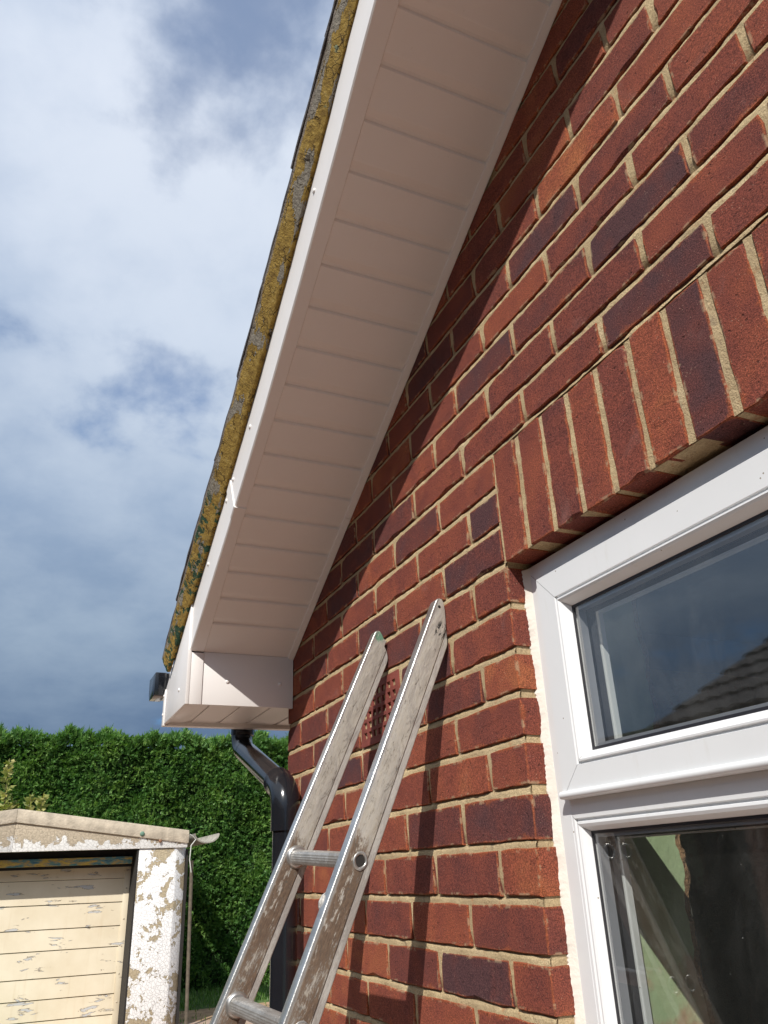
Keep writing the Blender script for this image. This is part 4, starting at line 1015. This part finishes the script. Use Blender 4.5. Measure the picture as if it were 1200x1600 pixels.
def sprays(n, gen, seed, nleaf=6, L=(.07, .15), wd=.011, droop=.2):
    rg = np.random.default_rng(seed)
    P, Dm, tone = gen(rg, n)
    n = len(P)
    Dm /= np.linalg.norm(Dm, axis=1, keepdims=True)
    side = np.cross(Dm, rg.normal(size=(n, 3))); side /= np.linalg.norm(side, axis=1, keepdims=True)
    Ls = rg.uniform(L[0], L[1], n)
    V = []; T = []
    for k in range(nleaf):
        sgn = (-1)**k; tpos = (k//2)/(nleaf/2.)*.75 if k < nleaf-1 else .0
        base = P + Dm*(Ls*tpos)[:, None]
        if k == nleaf-1: d = Dm.copy(); ll = Ls
        else: d = Dm*.75 + side*sgn*.65; ll = Ls*(.62-.35*tpos)
        d = d/np.linalg.norm(d, axis=1, keepdims=True); d = d + rg.normal(size=(n, 3))*.13
        nrm = np.cross(d, side*1.0 + rg.normal(size=(n, 3))*.35); nrm /= np.linalg.norm(nrm, axis=1, keepdims=True)+1e-9
        wv = np.cross(d, nrm); wv /= np.linalg.norm(wv, axis=1, keepdims=True)+1e-9
        tip = base + d*ll[:, None]; midp = base + d*(ll*.45)[:, None]
        wq = (wd*(.7+rg.random(n)*.6))[:, None]
        V.append(np.stack([base, midp+wv*wq, tip, midp-wv*wq], 1)); T.append(np.repeat((tone+.12*tpos+rg.normal(size=n)*.05)[:, None], 4, 1))
    V = np.concatenate(V, 0).reshape(-1, 3); T = np.clip(np.concatenate(T, 0).reshape(-1), 0, 1)
    return V, T
def quads_obj(name, V, T, mat, parent):
    nq = len(V)//4; me = bpy.data.meshes.new(name)
    me.vertices.add(len(V)); me.vertices.foreach_set('co', V.astype(np.float32).ravel())
    me.loops.add(nq*4); me.loops.foreach_set('vertex_index', np.arange(nq*4, dtype=np.int32))
    me.polygons.add(nq); me.polygons.foreach_set('loop_start', np.arange(0, nq*4, 4, dtype=np.int32)); me.polygons.foreach_set('loop_total', np.full(nq, 4, dtype=np.int32))
    me.update(calc_edges=True); a = me.attributes.new('tone', 'FLOAT', 'POINT'); a.data.foreach_set('value', T.astype(np.float32))
    return link(name, me, parent, mat)
def np_relief(y, z): return .10*np.sin(y*2.1+z*.7)+.07*np.sin(y*5.3-z*2.2+1)+.05*np.sin(z*4.1+y*1.3)+.04*np.sin(y*11+z*7)
def clump(y, z): # patchy light and dark tips
    return .5+.22*np.sin(y*3.7+2*np.sin(z*2.3))*np.sin(z*4.4+1.3*np.sin(y*2.9))+.18*np.sin(y*9.1+z*3)*np.sin(z*8.3-y*2)
def gen_face(rg, n):
    # sprays sit in tufts
    nt = n//14; ty = rg.uniform(HY0, HY1, nt) ; tz = GROUND+.02+(HT-GROUND)*rg.random(nt)**.95
    vis = (ty > -3.2) & (ty < 5.5); keep = (vis | (rg.random(nt) < .16)) & (rg.random(nt) < .8+.6*clump(ty, tz)); ty, tz = ty[keep], tz[keep]; nt = len(ty)
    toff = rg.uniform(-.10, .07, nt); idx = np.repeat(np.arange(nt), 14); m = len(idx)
    y = ty[idx]+rg.normal(size=m)*.055; z = tz[idx]+rg.normal(size=m)*.05
    x = HX + np_relief(y, z)*.9 + toff[idx] + rg.normal(size=m)*.03
    D = np.stack([.75+rg.random(m)*.5, (y-ty[idx])*9+rg.normal(size=m)*.35, (z-tz[idx])*9+.35+rg.normal(size=m)*.35], 1)
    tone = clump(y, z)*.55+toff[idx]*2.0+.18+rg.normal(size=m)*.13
    return np.stack([x, y, np.minimum(z, HT+.03)], 1), D, tone
def gen_top(rg, n):
    y = rg.uniform(HY0, HY1, n); vis = (y > -3.2) & (y < 5.5); y = y[vis | (rg.random(n) < .4)]; m = len(y)
    x = HX - .75 + (rg.random(m)**.6)*.85 ; hgt = .05*np.sin(y*4.3)+.05*np.sin(y*9.7+1)+.035*np.sin(y*23)+.03*np.sin(y*41)
    z = HT-.10+hgt+rg.random(m)*.13
    D = np.stack([.35+rg.normal(size=m)*.4, rg.normal(size=m)*.45, .9+rg.random(m)*.3], 1)
    return np.stack([x, y, z], 1), D, .5+rg.normal(size=m)*.17
V1, T1 = sprays(230000, gen_face, 1, L=(.04, .10), wd=.0075); V2, T2 = sprays(17000, gen_top, 2, L=(.09, .19))
fo = quads_obj('foliage', np.concatenate([V1, V2]), np.concatenate([T1, T2]), M['conifer'], hedge); fo['kind'] = 'stuff'

# shrub between garage roof and hedge
shr = empty('shrub', (-12.5, -.55, GROUND)); tag(shr, 'pale yellow green leafy shrub rising behind the garage roof', 'shrub')
sv = MB(); rg = random.Random(8); P = []; Dn = []
for i in range(13):
    y0 = -.62+rg.uniform(-.35, .35)+12.5*0; top = Vector((rg.uniform(-.3, .3), y0+rg.uniform(-.25, .25)+.55, 2.62+rg.uniform(-.35, .30) + (.45 if i in (3, 8) else 0)))
    base = Vector((0, rg.uniform(-.1, .1), 0)); mid = (base+top)*.5+Vector((rg.uniform(-.1, .1), rg.uniform(-.1, .1), 0))
    pts = [base, mid, top]; sv.tube(pts, [.02, .012, .004], 6)
    for q in range(70):
        tq = .55+.45*q/69; p = mid*(1-(tq-.5)*2)+top*((tq-.5)*2); a = q*2.4
        P.append(tuple(p)); Dn.append((math.cos(a), math.sin(a), .45))
sv.build('stem', M['wood'], shr)
P = np.array(P); Dn = np.array(Dn)
V, T = sprays(len(P), lambda rg, n: (P, Dn, rg.uniform(.1, .95, n)), 5, nleaf=4, L=(.08, .16), wd=.024)
quads_obj('foliage', V, T, M['shrub'], shr)['kind'] = 'stuff'

# grass between garage and hedge
ng = 26000; gy = RNG.uniform(-3, 7, ng); gx = RNG.uniform(-13.6, -8.4, ng)
bare = ((np.abs(gx+10.9) < .5+.12*np.sin(gy*7)) & (gy > .9) & (gy < 3.4) & (RNG.random(ng) > .12)) | ((gx > -10.4)&(gy > 0)&(RNG.random(ng) > .1)) | ((gx > -10.3)&(gy < 1.5))
gx, gy = gx[~bare], gy[~bare]; m = len(gx)
base = np.stack([gx, gy, np.full(m, GROUND-.004)], 1); a = RNG.uniform(0, 6.28, m); h = RNG.uniform(.03, .085, m)
lean = np.stack([np.cos(a)*.4, np.sin(a)*.4, np.ones(m)], 1); wv = np.stack([-np.sin(a), np.cos(a), np.zeros(m)], 1)*.007
tip = base+lean*h[:, None]; mid = base+lean*h[:, None]*.5
Vg = np.stack([base-wv, base+wv, mid+wv*.7, tip], 1).reshape(-1, 3)
go = quads_obj('grass', Vg, np.repeat(np.clip(.5+RNG.normal(size=m)*.25, 0, 1), 4), M['grass'], None); go['kind'] = 'stuff'; tag(go, 'short green lawn grass at the foot of the hedge', 'grass')

# ------------------------------------------------------------------ neighbour's bungalow, seen mirrored in the panes
nbh = empty('neighbour_house', (0, 0, 0)); tag(nbh, 'dark tiled bungalow across the driveway mirrored in the window glass', 'house')
NX0, NX1, NE, NZ, NR_ = -3.72, 9.0, -3.62, .43, -7.2
sl = .53
MB().box(NX0+.35, NX1, -10.6, -3.98, GROUND, NZ-.02).build('wall', mat_plain('neighbour_brick', (0.17, 0.09, 0.06), .9, .2, 4, .01, 30), nbh)
gw = MB(); gw.prism([0]*3, [(NX0+.36, -3.98, NZ-.03), (NX0+.36, -10.42, NZ-.03), (NX0+.36, -7.2, NZ+sl*3.2)], [(NX1, -3.98, NZ-.03), (NX1, -10.42, NZ-.03), (NX1, -7.2, NZ+sl*3.2)]); gw.build('gable', bpy.data.materials['neighbour_brick'], nbh)
MB().box(NX0, NX1, NE-.02, NE+.0, NZ-.17, NZ-.01).build('fascia', M['dark'], nbh)
MB().box(NX0, NX1, -3.98, NE-.02, NZ-.17, NZ-.15).build('soffit', M['dark'], nbh)
rfn = MB()
ang = math.atan(sl); dv = Vector((0, -math.cos(ang), math.sin(ang))); nv = Vector((0, math.sin(ang), math.cos(ang)))
nroof = MB(); 
nroof.prism([0]*3, [(NX0+.03, NE, NZ-.02), (NX0+.03, NR_, NZ+sl*(NE-NR_)-.02), (NX0+.03, 2*NR_-NE, NZ-.02)], [(NX1, NE, NZ-.02), (NX1, NR_, NZ+sl*(NE-NR_)-.02), (NX1, 2*NR_-NE, NZ-.02)])
nro = nroof.build('roof', M['tile'], nbh)
# interlocking tile: double roll section, shared mesh, each one an object
gauge, tw = .345, .33
vv = []; ff = []; NQ = 9
for (d, lift) in ((0, .030), (gauge+.03, .004)):
    for q in range(NQ):
        u = q/(NQ-1)*tw; hgt = .020*max(0, math.sin(math.pi*((u/tw*2) % 1.0)))**1.0 if q < NQ-1 else 0
        vv.append(tuple(Vector((u, 0, 0))+dv*d+nv*(lift+hgt)))
for q in range(NQ): vv.append(tuple(Vector(vv[q])-nv*.022))
for q in range(NQ-1): ff += [(q, q+1, NQ+q+1, NQ+q), (2*NQ+q, 2*NQ+q+1, q+1, q)]
vv += [vv[0], vv[NQ], tuple(Vector(vv[NQ])-nv*.02), tuple(Vector(vv[0])-nv*.022)]; b_ = 3*NQ; ff.append((b_, b_+1, b_+2, b_+3))
tme = pymesh('roof_tile', vv, ff); tme.materials.append(M['tile']); jt = MB(); cnt = 0
rows_n = int((NE-NR_)/math.cos(ang)/gauge)+1
for r in range(rows_n):
    for c in range(38):
        org = Vector((NX0 + c*tw + (.0 if r % 2 == 0 else 0), NE+.05, NZ-.02)) + dv*(r*gauge)
        if c < 20 and cnt < 290:
            o = bpy.data.objects.new('roof_tile', tme); COL.objects.link(o); o.parent = nro; o.location = org + nv*random.uniform(0, .003); cnt += 1
        else: jt.add([tuple(Vector(p)+org) for p in vv], ff)
jt.build('roof_tile', M['tile'], nro)['kind'] = 'stuff'

# dark boarded shed further along the driveway, mirrored in the lower pane
shed = empty('garden_shed', (0, 0, 0)); tag(shed, 'long dark stained timber shed mirrored in the lower window pane', 'shed')
dk = mat_plain('dark_stained_board', (0.030, 0.034, 0.024), .85, .3, 6, .006, 60)
x = -3.78
while x > -13.5:
    MB().box(x-.148, x, -5.03+random.uniform(-.006, .006), -5.0, GROUND, .70+random.uniform(-.01, .01)).build('board', dk, shed); x -= .152
MB().box(-13.6, -3.80, -7.4, -5.035, GROUND, .68).build('frame', dk, shed)
rs = MB(); rs.prism([0]*4, [(-3.72, -4.92, .70), (-3.72, -7.5, .98), (-3.72, -7.5, 1.0), (-3.72, -4.92, .73)], [(-13.7, -4.92, .70), (-13.7, -7.5, .98), (-13.7, -7.5, 1.0), (-13.7, -4.92, .73)]); rs.build('roof', M['tile'], shed)
